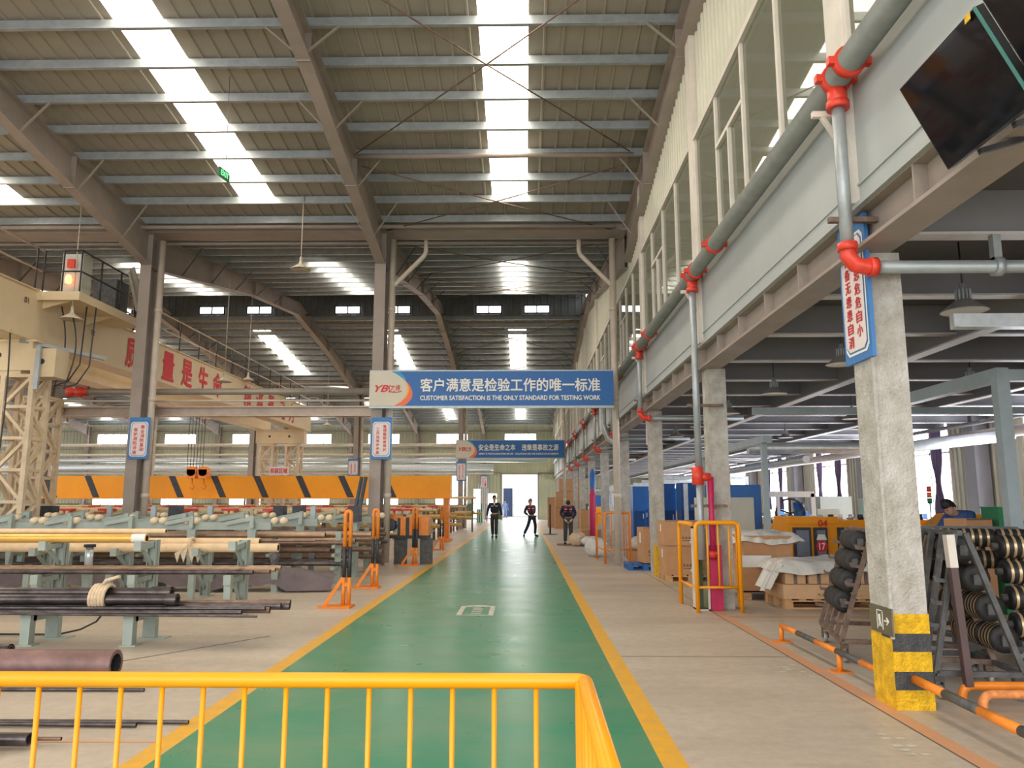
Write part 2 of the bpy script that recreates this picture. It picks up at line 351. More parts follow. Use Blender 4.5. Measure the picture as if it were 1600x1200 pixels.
for s, u, v in sk:
    if u == -3 and s < -8: continue
    k = int(round((-0.76 - s) / 6.1)); where = 'over the green aisle' if k == 0 else ('over the upstairs rooms' if s > 1 else ORD[k - 1] + ' strip left of the aisle')
    m = MB(); m.face([(s, u, rz(u) + 0.01), (s + SKW, u, rz(u) + 0.01), (s + SKW, v, rz(v) + 0.01), (s, v, rz(v) + 0.01)])
    if s > 10: where = 'over the upstairs rooms, by the outer wall'
    tag(m.build('skylight', skym), 'glowing white roof skylight on the %s, %s' % (names[u], where), 'skylight', 'daylight strips in the roof')
# ridge monitor (raised vent with small windows)
b = MB(); yr = 31.5; zr = rz(yr)
corr(b, (XL, yr + 1.3, zr - 0.5), (1, 0, 0), (0, 0, 1), (0, -1, 0), 2.7 - XL, 1.09, 0.3, 0.03)
corr(b, (XL, yr - 1.3, zr - 0.16), (1, 0, 0), (0, 0, 1), (0, 1, 0), 2.7 - XL, 0.75, 0.3, 0.03)
b.box(XL, 2.7, yr - 1.4, yr + 1.4, zr + 0.59, zr + 0.63)
struct('ceiling_monitor', b, M('monitor_sheet', (0.12, 0.13, 0.13), 0.6))
nwin = 0
def pane_window(x0, x1, y, z0, z1, nx, nz, mat, fm, t=0.05, depth=0.06, label=None):
    global nwin; nwin += 1
    r = empty('window_%d' % nwin, ((x0 + x1) / 2, y, z0)); r['kind'] = 'structure'
    r.location = (0, 0, 0)
    f = MB()
    for i in range(nx + 1):
        x = x0 + (x1 - x0) * i / nx; f.box(x - t / 2, x + t / 2, y - depth, y, z0, z1)
    for j in range(nz + 1):
        z = z0 + (z1 - z0) * j / nz; f.box(x0 - t / 2, x1 + t / 2, y - depth, y, z - t / 2, z + t / 2)
    f.build('window_frame', fm, r); g = MB(); g.box(x0, x1, y - depth * 0.5, y - depth * 0.5 + 0.01, z0, z1); g.build('window_pane', mat, r); return r
for k in range(8):
    x = -0.1 - 3.0 * k * 1.0 - (0.3 if k % 2 else 0)
    x = [0.0, -2.1, -6.1, -8.3, -12.2, -14.3, -18.4, -20.5][k]
    pane_window(x, x + 1.1, yr + 1.24, zr - 0.42, zr - 0.08, 2, 1, winfar, darkst)
# purlins
GP = 'galvanised purlins across the roof'
slopeword = {6.5: 'nearest', 19.0: 'second', 31.5: 'third', 44.0: 'fourth', 56.5: 'last', -6.0: 'overhead'}
for y0, y1, sgn in PITCHES:
    if y0 < 0: continue
    valley = y1 if sgn < 0 else y0; d = -1 if sgn < 0 else 1; i = 0
    y = valley + d * 0.6
    while abs(y - valley) < (12.4 if y0 < 44 else 12.4):
        z = rz(y) - 0.035; h = 0.2; y2 = y + 0.07 * d
        if y0 in (19.0, 31.5) and abs(y - yr) < 1.35: break
        m = MB(); xl = XL if y0 > 10 else -24
        m.box(xl, 2.62, y - 0.004, y + 0.004, z - h, z); m.box(xl, 2.62, min(y, y2), max(y, y2), z - h, z - h + 0.006); m.box(xl, 2.62, min(y, y - 0.07 * d), max(y, y - 0.07 * d), z - 0.006, z)
        m.box(xl, 2.62, min(y2 - 0.003, y2 + 0.003), y2 + 0.003, z - h, z - h + 0.025)
        tag(m.build('roof_purlin', galv), 'galvanised steel purlin under the %s roof slope, %s up from the gutter' % (slopeword[y0], ORD[i]), 'purlin', GP)
        i += 1; y += d * 0.97
# valley gutters and eaves beams
for k, v in enumerate(V[:2]):
    m = MB(); m.prism([(v - 0.34, ZV - 0.02), (v - 0.3, ZV - 0.27), (v + 0.3, ZV - 0.27), (v + 0.34, ZV - 0.02), (v + 0.3, ZV - 0.02), (v + 0.27, ZV - 0.25), (v - 0.27, ZV - 0.25), (v - 0.3, ZV - 0.02)], 'x', XL if k else -24, 2.6)
    tag(m.build('roof_gutter', taupe), 'brown steel gutter along the %s roof valley' % ('first' if k == 0 else 'second'), 'gutter')
    for dy, w_ in ((-0.62, 'near'), (0.62, 'far')):
        m = MB(); m.tube([(XL if k else -24, v + dy, ZV - 0.2), (2.3, v + dy, ZV - 0.28)], 0.05, 10)
        tag(m.build('strut_tube', taupe), 'brown strut tube on the %s side of the %s gutter' % (w_, 'first' if k == 0 else 'second'), 'strut')
m = MB(); m.tube([(-3.6, 15.3, rz(15.3) - 0.3), (2.3, 15.3, rz(15.3) - 0.3)], 0.055, 12)
tag(m.build('strut_tube', taupe), 'round brown strut tube across the aisle bay between the crossed roof rods', 'strut')
# rafters
def rafter(x, y0, y1, sgn, words):
    r = empty('roof_rafter', (0, 0, 0), 'tapered brown steel rafter, %s' % words, 'rafter', 'tapered roof rafters')
    valley = y1 if sgn < 0 else y0; d = -1 if sgn < 0 else 1
    def top(t): return rz(valley + d * t) - 0.24
    pts = [(0.25, 7.5), (7.3, rz(valley + d * 7.3) - 0.72), (12.5, rz(valley + d * 12.5) - 0.75)]
    body = MB(); w_ = 0.008
    for (t0, b0), (t1, b1) in zip(pts, pts[1:]):
        for xs in (x - w_, x + w_): body.face([(xs, valley + d * t0, b0), (xs, valley + d * t1, b1), (xs, valley + d * t1, top(t1)), (xs, valley + d * t0, top(t0))])
        body.bar((x, valley + d * t0, b0), (x, valley + d * t1, b1), 0.24, 0.02)
        body.bar((x, valley + d * t0, top(t0)), (x, valley + d * t1, top(t1)), 0.24, 0.02)
    for t in (3.7, 7.3, 10.3):
        bb = 7.5 + (pts[1][1] - 7.5) * min(1, (t - .25) / 7.05) if t < 7.3 else pts[1][1] + (pts[2][1] - pts[1][1]) * (t - 7.3) / 5.2
        body.box(x - 0.12, x + 0.12, valley + d * t - 0.01, valley + d * t + 0.01, bb - 0.03, top(t))
    body.build('rafter_web', taupe, r)
    for t in (1.6, 3.55, 5.5, 7.45, 9.4):
        bb = 7.5 + (pts[1][1] - 7.5) * (t - .25) / 7.05 if t < 7.3 else pts[1][1] + (pts[2][1] - pts[1][1]) * (t - 7.3) / 5.2
        for sx in ((-1, 1) if x < 2 else (-1,)):
            m = MB(); y = valley + d * t; m.bar((x + sx * 0.1, y, bb + 0.02), (x + sx * 0.62, y, rz(y) - 0.24), 0.045, 0.02); m.build('fly_brace', taupe if y0 < 19 else darkst, r)
    return r
XF = [2.33 - 6.0 * k for k in range(9)]
XF = [2.62, -3.65] + [-3.65 - 6.0 * k for k in range(1, 8)]
fw_ = ['along the right-hand wall'] + ['left edge of the aisle'] + ['%s frame left of the aisle' % ORD[k] for k in range(7)]
for y0, y1, sgn in PITCHES:
    if y0 < 0: continue
    for i, x in enumerate(XF):
        if y0 == 6.5 and i > 3: continue
        if y0 in (19.0,) and i > 6: continue
        rafter(x, y0, y1, sgn, '%s, %s roof slope' % (fw_[i], slopeword[y0]))
# crossed rods
def cross(x0, x1, ya, yb, words):
    for (p, q, s_) in (((x0, ya), (x1, yb), 'slanting right'), ((x0, yb), (x1, ya), 'slanting left')):
        m = MB(); m.tube([(p[0], p[1], rz(p[1]) - 0.34), ((p[0] + q[0]) / 2, (p[1] + q[1]) / 2, rz((p[1] + q[1]) / 2) - 0.37), (q[0], q[1], rz(q[1]) - 0.34)], 0.014, 6)
        tag(m.build('bracing_rod', rodm), 'thin rusty bracing rod %s, %s' % (s_, words), 'rod', 'crossed roof bracing rods')
cross(-3.5, 2.2, 9.6, 15.1, 'upper cross of nearest slope'); cross(-3.5, 2.2, 15.6, 18.6, 'lower cross of nearest slope')
cross(-3.5, 2.2, 19.6, 24.6, 'first cross beyond the gutter'); cross(-3.5, 2.2, 25, 29.8, 'second cross beyond the gutter')
cross(-3.5, 2.2, 33.4, 38.2, 'third cross beyond the gutter'); cross(-3.5, 2.2, 38.6, 43.4, 'fourth cross beyond the gutter')

# ================================================================ STEEL COLUMNS + DOWNPIPES
def steel_column(x, yc, words):
    r = empty('steel_column', (x, yc, 0), 'brown painted steel H column, %s' % words, 'column', 'steel columns of the hall')
    m = MB(); m.box(-0.14, 0.14, -0.25, -0.235, 0, 8.3); m.box(-0.14, 0.14, 0.235, 0.25, 0, 8.3); m.box(-0.006, 0.006, -0.235, 0.235, 0, 8.3); m.box(-0.14, 0.14, -0.235, 0.235, 7.45, 7.465)
    m.build('column_shaft', taupe, r); boxb('base_plate', -0.2, 0.2, -0.3, 0.3, 0, 0.03, taupe, r); return r
def downpipe(x, yc, words, branch=0, rr=0.085):
    r = empty('rain_downpipe', (x, yc, 0), 'cream plastic rain downpipe, %s' % words, 'pipe', 'rain downpipes')
    m = MB(); m.tube([(0, 0, 0.05), (0, 0, 8.2)], rr, 14); m.build('pipe', pvc, r)
    for z in (1.6, 4.0, 6.3): m = MB(); m.tube([(0, 0, z), (0, 0, z + 0.12)], rr + 0.012, 14); m.build('coupling', pvc, r)
    if branch: m = MB(); m.tube([(0, 0, 6.95), (0.1 * branch, 0, 7.05), (0.82 * branch, -0.1, 7.75), (0.86 * branch, -0.1, 7.85), (0.86 * branch, -0.1, 8.15)], 0.06, 12); m.build('branch_pipe', pvc, r)
    return r
rows = {19.0: ('in the first column row', 3), 44.0: ('in the second column row', 6), 69.05: ('against the far wall', 9)}
for yc, (wd, nmax) in rows.items():
    for i, x in enumerate(XF[:nmax]):
        if yc > 60 and i == 0: continue
        ww = {0: 'right of the aisle', 1: 'left edge of the aisle'}.get(i, '%s from the aisle on the left' % ORD[i - 1])
        if i: steel_column(x, yc, '%s %s' % (ww, wd))
        if yc < 60: downpipe(x + (0.27 if i else -0.36), yc + 0.02, '%s %s' % (ww, wd), (1 if i == 1 else -1 if i == 0 else 0) if yc < 20 else 0, 0.085 if yc < 60 else 0.07)

# ================================================================ FAR WALL
b = MB(); yw = 69.5
def wallpiece(x0, x1, z0, z1, mi=0): corr(b, (x0, yw, z0), (1, 0, 0), (0, 0, 1), (0, -1, 0), x1 - x0, z1 - z0, 0.3, 0.035, 0.3, mi)
holes = [(-2.03, 1.16, 0, 3.98)]
up_w = [(-1.8 - 6.2 * k, 1.05 - 6.2 * k, 6.5, 7.65) for k in range(7)]; low_w = [(x0, x1, 1.3, 3.85) for x0, x1, _, _ in up_w[1:]]
xs = sorted(set([XL, XR, -2.03, 1.16, -4.6, -3.95, -3.35, -2.5] + [q for h in up_w for q in h[:2]] + [q for h in low_w for q in h[:2]]))
small = [(-4.6, -3.95, 0.1, 2.7), (-3.35, -2.5, 0.1, 2.3)]
allh = holes + up_w + low_w + small
for x0, x1 in zip(xs, xs[1:]):
    xm = (x0 + x1) / 2; cuts = sorted((h[2], h[3]) for h in allh if h[0] < xm < h[1]); z = 0
    for c0, c1 in cuts + [(8.7, 9)]:
        if c0 > z:
            if z < 1.4: wallpiece(x0, x1, z, min(c0, 1.4), 1)
            if c0 > 1.4: wallpiece(x0, x1, max(z, 1.4), c0)
        z = c1
b.box(XL, XR, yw - 0.12, yw - 0.04, 7.85, 7.93, 2); b.box(XL, -2.1, yw - 0.12, yw - 0.04, 4.1, 4.18, 2); b.box(1.2, XR, yw - 0.12, yw - 0.04, 4.1, 4.18, 2); b.box(1.2, XR, yw - 0.12, yw - 0.04, 2.7, 2.78, 2)
b.box(XL, -2.1, yw - 0.12, yw - 0.04, 6.25, 6.33, 2)
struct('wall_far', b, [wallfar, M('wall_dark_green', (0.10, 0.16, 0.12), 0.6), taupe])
for h in up_w: pane_window(h[0], h[1], yw, h[2], h[3], 4, 1, winm, trimw, 0.06)
for h in low_w: pane_window(h[0], h[1], yw, h[2], h[3], 4, 2, winm, trimw, 0.06)
for h in small: pane_window(h[0], h[1], yw, h[2], h[3], 1, 2, winm, trimw, 0.06)
r = empty('door_1', (0, 0, 0)); r['kind'] = 'structure'
m = MB(); m.box(-2.13, -2.03, yw - 0.1, yw + 0.05, 0, 4.08); m.box(1.16, 1.26, yw - 0.1, yw + 0.05, 0, 4.08); m.box(-2.13, 1.26, yw - 0.1, yw + 0.05, 3.98, 4.08); m.build('door_frame', taupe, r)
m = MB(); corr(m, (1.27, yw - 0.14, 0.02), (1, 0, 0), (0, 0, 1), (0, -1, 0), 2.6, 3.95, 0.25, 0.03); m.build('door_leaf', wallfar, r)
tag(boxb('white_building', -2.6, 8, 84, 90, 0, 7, M('outdoor_white', (0.8, 0.8, 0.8), 0.7)), 'pale white building standing outside beyond the far doorway', 'building')
tag(boxb('dark_door_panel', -2.3, -1.35, 83.9, 83.98, 0, 3.0, M('outdoor_navy', (0.03, 0.05, 0.12), 0.6)), 'dark navy door on the white building outside', 'door')
# right-hand outer wall
b = MB(); xw = 12.0; wy = [(15.3, 18.5), (21.8, 25.0), (28.8, 32.0), (35.4, 38.5), (42, 45), (48.5, 51.5), (55, 58), (61.5, 64.5)]
y = -6
for y0, y1 in wy + [(69.5, 70)]:
    corr(b, (xw, y, 0), (0, 1, 0), (0, 0, 1), (-1, 0, 0), y0 - y, 3.9, 0.24, 0.04, 0.4)
    if y1 < 69: corr(b, (xw, y0, 0), (0, 1, 0), (0, 0, 1), (-1, 0, 0), y1 - y0, 1.0, 0.24, 0.04, 0.4)
    y = y1
b.face([(xw, -6, 3.9), (xw, 70, 3.9), (xw, 70, 10.2), (xw, -6, 10.2)])
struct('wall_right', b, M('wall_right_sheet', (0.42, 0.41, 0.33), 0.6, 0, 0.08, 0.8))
for i, (y0, y1) in enumerate(wy):
    nwin += 1; r = empty('window_%d' % nwin); r['kind'] = 'structure'; f = MB()
    for k in range(4): y = y0 + (y1 - y0) * k / 3; f.box(xw - 0.08, xw, y - 0.03, y + 0.03, 1.0, 3.9)
    for z in (1.0, 2.9, 3.88): f.box(xw - 0.08, xw, y0, y1, z - 0.03, z + 0.03)
    f.build('window_frame', trimw, r); g = MB(); g.box(xw - 0.03, xw - 0.02, y0, y1, 1.0, 3.88); g.build('window_pane', winm, r)
    if i < 4:
        for yc, sd in ((y0 + 0.45, 'far right' if 0 else 'near'), (y1 - 0.9, 'far')):
            m = MB()
            def cf(u, v, yc=yc): 
                sq = 1 - 0.6 * math.exp(-((v - 0.32) / 0.16) ** 2)
                return (xw - 0.22 + 0.04 * sin(u * 22), yc + (u - 0.5) * 0.62 * sq, 1.15 + 2.8 * v)
            m.grid(cf, 24, 16); tag(m.build('curtain', curtain), 'dark purple tied curtain on the %s side of the %s right-hand window' % (sd, ORD[i]), 'curtain', 'purple curtains at the right-hand windows')
for i, y in enumerate((20.2, 26.8, 33.6, 40.2, 46.8)):
    tag(boxb('outer_column', 11.55, 11.92, y - 0.25, y + 0.25, 0, 3.9, mezz), 'dark grey column against the right outer wall, %s one' % ORD[i], 'column', 'dark columns on the outer wall')

# ================================================================ MEZZANINE (right side)
CY = [5.95 + 5.38 * k for k in range(12)]      # near faces of the concrete columns
b = MB(); b.box(2.75, 12, 0.5, 69.3, 3.92, 4.02); struct('ceiling_mezzanine', b, deckm)
b = MB()
b.box(2.66, 2.74, 0.2, 69.3, 3.81, 5.03); b.box(2.62, 2.66, 0.2, 69.3, 3.80, 3.84); b.box(2.645, 2.66, 0.2, 69.3, 3.98, 4.0)
struct('wall_right_fascia', b, fascia)
b = MB()
corr(b, (2.72, 0.2, 7.07), (0, 1, 0), (0, 0, 1), (-1, 0, 0), 69.1, 2.9, 0.2, 0.028, 0.45)
struct('wall_right_upper', b, wallp)
b = MB(); b.face([(3.1, 0.2, 4.02), (3.1, 69, 4.02), (3.1, 69, 4.03), (3.1, 0.2, 4.03)])
cw = ['nearest', 'second', 'third', 'fourth', 'fifth', 'sixth', 'seventh', 'eighth', 'ninth', 'tenth', 'eleventh', 'twelfth']
for i, y in enumerate(CY):
    # white pilaster strip outside
    m = MB(); m.box(2.6, 2.7, y - 0.12, y + 0.16, 3.84, 9.0); o = m.build('wall_pilaster', trimw); tag(o, 'pale boxed pilaster on the upper right wall above the %s concrete column' % cw[i], 'pilaster', 'pale pilasters of the upper right wall')
    r = empty('concrete_column', (2.72, y, 0), ('rough grey concrete column with yellow and black striped foot, %s on the right' if i == 0 else 'grey concrete column under the mezzanine, %s on the right') % cw[i], 'column', 'concrete columns under the mezzanine')
    m = MB(); wx, wy_ = 0.27, 0.34
    z0 = 0.68 if i == 0 else 0.0
    m.box(0, wx, 0, wy_, z0, 3.47)
    m.build('column_shaft', conc, r)
    if i == 0:
        m = MB(); zs = [0, 0.14, 0.27, 0.41, 0.54, 0.68]
        for k in range(5): m.box(-0.005, wx + 0.005, -0.005, wy_ / 2, zs[k], zs[k + 1], 0 if k % 2 == 0 else 1)
        m.box(-0.005, wx + 0.005, wy_ / 2, wy_ + 0.005, 0, 0.68, 0); m.box(-0.008, -0.004, 0.0, wy_ + 0.005, 0, 0.5, 0)
        m.build('striped_foot', [ylw, blk], r)
        m = MB(); m.box(-0.012, 0.012, -0.012, 0.012, 0.5, 3.4); m.build('corner_strip', conc, r)
    # beam to the next column
for i in range(13):
    y0 = (CY[i - 1] if i else 0.4) + 0.21; y1 = (CY[i] if i < 12 else 69.2) + 0.21
    wd = 'before the nearest concrete column' if i == 0 else 'beyond the %s concrete column' % cw[i - 1]
    r = empty('mezzanine_beam', (0, 0, 0), 'brown steel I-beam with stiffeners at the mezzanine edge, %s' % wd, 'beam', 'edge beams of the mezzanine')
    m = MB(); m.box(2.62, 2.92, y0 + .01, y1 - .01, 3.47, 3.5); m.box(2.76, 2.775, y0 + .01, y1 - .01, 3.5, 3.81); m.box(2.66, 2.9, y0 + .01, y1 - .01, 3.79, 3.80); m.build('beam_body', taupe, r)
    n = max(2, int((y1 - y0) / 1.05)); 
    if i < 7:
        for k in range(n + 1):
            yy = y0 + 0.05 + (y1 - y0 - 0.1) * k / n; m = MB(); m.box(2.66, 2.76, yy - 0.01, yy + 0.01, 3.5, 3.79); m.build('stiffener', taupe, r)
# upper windows between pilasters
for i in range(12):
    y0 = (CY[i - 1] + 0.2) if i else 1.0; y1 = CY[i] - 0.15
    nwin += 1; r = empty('window_%d' % nwin); r['kind'] = 'structure'; f = MB(); np_ = 4
    for k in range(np_ + 1): y = y0 + (y1 - y0) * k / np_; f.box(2.62, 2.7, y - 0.035, y + 0.035, 5.03, 7.07)
    for z in (5.03, 7.05): f.box(2.6, 2.7, y0, y1, z - 0.04, z + 0.04)
    ya, yb = y0 + (y1 - y0) / np_ * 2, y0 + (y1 - y0) / np_ * 3
    f.box(2.61, 2.7, ya, yb, 6.25, 6.31); f.box(2.61, 2.69, (ya + yb) / 2 - 0.025, (ya + yb) / 2 + 0.025, 5.03, 6.25)
    f.build('window_frame', trimw, r); g = MB(); g.box(2.655, 2.662, y0, y1, 5.05, 7.05); g.build('window_pane', glassm, r)
# room behind the upper windows
b = MB(); b.box(2.8, 11.9, 0.5, 69.2, 4.02, 4.06); struct('floor_mezzanine', b, conc)
# joists of the mezzanine floor
yj = 4.0; i = 0
def jw(i):
    k, j = divmod(i, 3)
    return ('%s of those nearest the camera' % ORD[i]) if i < 3 else '%s beyond the %s concrete column' % (ORD[j], cw[min(k - 1, 11)])
while yj < 66:
    m = MB(); m.box(2.95, 11.9, yj - 0.006, yj + 0.006, 3.56, 3.92); m.box(2.95, 11.9, yj - 0.075, yj + 0.075, 3.54, 3.56, 1)
    tag(m.build('floor_joist', [mezz, mezz2]), 'grey steel joist under the mezzanine floor, %s' % jw(i), 'joist', 'mezzanine floor joists'); yj += 1.79; i += 1
for i, x in enumerate((5.3, 8.6)):
    m = MB(); m.box(x - 0.09, x + 0.09, 1, 69, 3.44, 3.46, 1); m.box(x - 0.006, x + 0.006, 1, 69, 3.46, 3.9)
    tag(m.build('girder', [mezz, mezz2]), 'long grey girder crossing below the mezzanine joists, %s from the columns' % ORD[i], 'girder')
# fascia of far ends etc.

# ================================================================ BANNERS AND SIGNS
def banner(x0, x1, y, z0, z1, cn, en, words, logo_w, cx0, small):
    h = z1 - z0; w_ = x1 - x0
    r = empty('hanging_banner', ((x0 + x1) / 2, y, z0), 'blue slogan banner with cream logo panel spanning the aisle, %s' % words, 'banner')
    L = x0 - (x0 + x1) / 2
    m = MB(); m.box(L, -L, 0, 0.08, 0, h); m.build('banner_board', bannerb, r)
    # cream logo field with a bulging right edge, coral/amber/light-blue crescent
    f = MB(); n = 16; xr = L + logo_w
    def edge(t, o): return xr + o - 0.42 * h * abs(2 * t - 0.95) ** 2.4 * (1 + 0)
    def fan(o, mat, nm, t0, t1, o0, yy):
        m = MB()
        for k in range(n):
            ta, tb = t0 + (t1 - t0) * k / n, t0 + (t1 - t0) * (k + 1) / n
            fa, fb = o0(ta), o0(tb)
            m.face([(edge(ta, 0) - 0.01, yy, ta * h), (edge(ta, fa), yy, ta * h), (edge(tb, fb), yy, tb * h), (edge(tb, 0) - 0.01, yy, tb * h)])
        m.build(nm, mat, r)
    m = MB()
    for k in range(n):
        ta, tb = k / n, (k + 1) / n; m.face([(L, -0.004, ta * h), (edge(ta, 0), -0.004, ta * h), (edge(tb, 0), -0.004, tb * h), (L, -0.004, tb * h)])
    m.build('logo_panel', bannerw, r)
    fan(0, lorange, 'coral_crescent', 0, 0.72, lambda t: 0.36 * h * (0.72 - t) ** 0.9 + 0.02, -0.003)
    fan(0, lyellow, 'amber_crescent', 0.05, 0.8, lambda t: 0.05 * h * (1 - abs(2 * t - 0.9)), -0.0045)
    fan(0, lblue, 'light_blue_crescent', 0.7, 1.0, lambda t: 0.62 * h * (t - 0.7) + 0.02, -0.003)
    lw = logo_w * 0.34
    text('logo_lettering', 'YB', redl, r, (L + logo_w * 0.33, -0.008, h * 0.5), w=lw, h=h * 0.19, bold=0.03, shear=0.35)
    text('logo_character', '亿', redl, r, (L + logo_w * 0.58, -0.008, h * 0.49), w=lw * 0.52, h=h * 0.22, bold=0.02)
    text('logo_character', '博', redl, r, (L + logo_w * 0.75, -0.008, h * 0.52), w=lw * 0.36, h=h * 0.17, bold=0.005)
    m = MB(); 
    for k in range(8):
        a, c = -1 + k / 4, -1 + (k + 1) / 4; X = lambda t: L + logo_w * (0.68 + 0.17 * t); Z = lambda t: h * (0.375 + 0.035 * t * t)
        m.face([(X(a), -0.007, Z(a)), (X(c), -0.007, Z(c)), (X(c), -0.007, Z(c) + h * 0.028), (X(a), -0.007, Z(a) + h * 0.028)])
    m.build('logo_swoosh', redl, r)
    tx0, tx1 = L + cx0 * w_, L + 0.945 * w_
    if isinstance(cn, str): text('chinese_lettering', cn, whitel, r, ((tx0 + tx1) / 2, -0.006, h * 0.60), w=tx1 - tx0, h=h * 0.38, bold=0.022)
    else:
        d = tx1 - tx0
        text('chinese_lettering', cn[0], whitel, r, (tx0 + d * 0.23, -0.006, h * 0.6), w=d * 0.46, h=h * 0.36, bold=0.022)
        text('chinese_lettering', cn[1], whitel, r, (tx0 + d * 0.77, -0.006, h * 0.6), w=d * 0.46, h=h * 0.36, bold=0.022)
    text('english_lettering', en, whitel, r, ((tx0 + tx1) / 2, -0.006, h * 0.225), w=tx1 - tx0, h=h * small, bold=0.03)
    m = MB(); m.box(L, -L, 0.01, 0.07, -0.06, 0); m.box(L, -L, 0.01, 0.07, h, h + 0.03); m.build('steel_frame', galv, r)
    m = MB(); [m.box(q - 0.03, q + 0.03, 0.07, 0.25, h * 0.3, h * 0.36) for q in (L + 0.12, -L - 0.04)]; m.build('fixing_bracket', galv, r)
    return r
banner(-3.80, 2.17, 18.55, 3.83, 4.68, '客户满意是检验工作的唯一标准', 'CUSTOMER SATISFACTION IS THE ONLY STANDARD FOR TESTING WORK', 'nearest to the camera', 0.93, 0.21, 0.13)
banner(-3.9, 2.25, 43.6, 4.0, 4.98, ('安全是生命之本', '违章是事故之源'), 'SAFETY IS THE FOUNDATION OF LIFE   VIOLATIONS ARE THE SOURCE OF ACCIDENTS', 'far one deeper in the hall', 1.05, 0.21, 0.10)

def slogan_sign(x, y, z0, w_, h, cols, words, rot=0, tilt=0.0):
    r = empty('slogan_sign', (x, y, z0), words, 'sign', 'red-lettered slogan signs on the columns'); r.rotation_euler = (0, tilt, rot)
    m = MB(); m.box(-w_ / 2, w_ / 2, 0, 0.03, 0, h); m.build('sign_board', signblue, r)
    def rr(mm, i, y_, bot, top):
        c = 0.05; x0, x1 = -w_ / 2 + i, w_ / 2 - i; z0_, z1_ = bot, h - top
        mm.face([(x0 + c, y_, z0_), (x1 - c, y_, z0_), (x1, y_, z0_ + c), (x1, y_, z1_ - c), (x1 - c, y_, z1_), (x0 + c, y_, z1_), (x0, y_, z1_ - c), (x0, y_, z0_ + c)])
    m = MB(); rr(m, 0.035, -0.003, 0.06, 0.11); m.build('white_border', whitel, r)
    m = MB(); rr(m, 0.055, -0.006, 0.08, 0.13); m.build('blue_line', signblue, r)
    m = MB(); rr(m, 0.066, -0.009, 0.091, 0.141); m.build('white_panel', signw, r)
    m = MB()
    for k in range(8): 
        t, u = k / 8, (k + 1) / 8; X = lambda q: -w_ * 0.1 + q * w_ * 0.6; Z = lambda q: h - 0.075 + 0.03 * sin(q * pi)
        m.face([(X(t), -0.004, Z(t)), (X(u), -0.004, Z(u)), (X(u), -0.004, Z(u) + 0.014), (X(t), -0.004, Z(t) + 0.014)])
    m.build('swoosh', lblue, r)
    n = len(cols); ch = (h - 0.36) / max(len(c) for c in cols)
    for i, s_ in enumerate(cols):           # right-hand column first
        off = 0.17 if i == 0 else 0.32
        for k, c_ in enumerate(s_):
            text('character', c_, redl, r, (w_ * (0.17 - 0.34 * i) , -0.012, h - off - 0.02 - ch * (k + 0.4) + (0.08 if i else 0.0)), w=min(w_ * 0.22, ch * 0.86), h=ch * 0.82, bold=0.018)
    return r
slogan_sign(-9.47, 18.68, 2.55, 0.5, 1.02, ('健全消防基础', '保护消防设施'), 'blue-edged sign with red fire-safety slogan on the left steel column')
slogan_sign(-3.50, 18.68, 2.54, 0.5, 1.02, ('整理整顿做得好', '工作效率步步高'), 'blue-edged sign with red slogan under the near banner')
slogan_sign(-9.75, 43.71, 3.0, 0.6, 0.95, ('严格执行标准', '认真落实制度'), 'small distant slogan sign above the orange gantry beam')
slogan_sign(-3.6, 43.71, 2.7, 0.56, 1.1, ('安全生产人人有责', '遵章守纪个个受益'), 'distant slogan sign on the column under the far banner')
slogan_sign(-3.62, 68.76, 2.75, 0.6, 1.15, ('安全第一', '预防为主'), 'farthest slogan sign on the column beside the far doorway')
slogan_sign(2.69, 6.12, 2.62, 0.5, 1.16, ('居安思危危自小', '有备无患患自消'), 'blue-edged sign with red slogan high on the nearest concrete column', rot=R(-90))
o = boxb('notice_board', 3.0, 3.24, 19.0, 19.03, 2.9, 3.9, signw); tag(o, 'small pinkish notice board hanging beyond the third concrete column', 'sign')
# loading area sign on the gantry
r = empty('area_sign', (-9.5, 29.7, 2.55), 'small pink sign with red characters on top of the orange gantry beam', 'sign')
boxb('sign_board', -0.38, 0.38, 0, 0.03, 0, 0.32, signw, r); text('characters', '吊装区域', redl, r, (0, -0.01, 0.16), w=0.66, h=0.2, bold=0.02)

# ================================================================ CREAM OVERHEAD CRANE (left)
r = empty('overhead_crane', (0, 0, 0), 'cream double-girder overhead crane with red slogan and lattice legs', 'crane')
GX = -11.2
def girder(x1, y0, y1, z0, z1, nm):
    m = MB(); m.box(x1 - 0.5, x1, y0, y1, z0, z1); m.box(x1 - 0.56, x1 + 0.05, y0, y1, z1, z1 + 0.03); m.box(x1 - 0.56, x1 + 0.05, y0, y1, z0 - 0.03, z0)
    o = m.build(nm, cream, r); return o
g1 = girder(GX, 7.0, 39.9, 5.18, 6.3, 'main_girder'); g2 = girder(-13.3, 7.0, 39.9, 5.18, 6.2, 'rear_girder')
ys = (21.4, 23.6, 24.95, 26.25, 27.5)
for c_, y in zip('质量是生命', ys): text('slogan_character', c_, redl, r, (GX + 0.012, y, 5.72), w=0.78, h=0.86, rot=(R(90), 0, R(90)), bold=0.03)
for c_, y in zip('精湛是动力', (30.6, 32.0, 33.5, 35.1, 36.5)): text('slogan_character', c_, redl, r, (GX + 0.012, y, 5.72), w=0.8, h=0.86, rot=(R(90), 0, R(90)), bold=0.03)
text('panel_mark', '02', blackp, r, (GX + 0.012, 19.3, 5.85), h=0.13, rot=(R(90), 0, R(90)), bold=0.02)
text('panel_mark', '01', blackp, r, (GX + 0.012, 16.6, 6.0), h=0.13, rot=(R(90), 0, R(90)), bold=0.02)
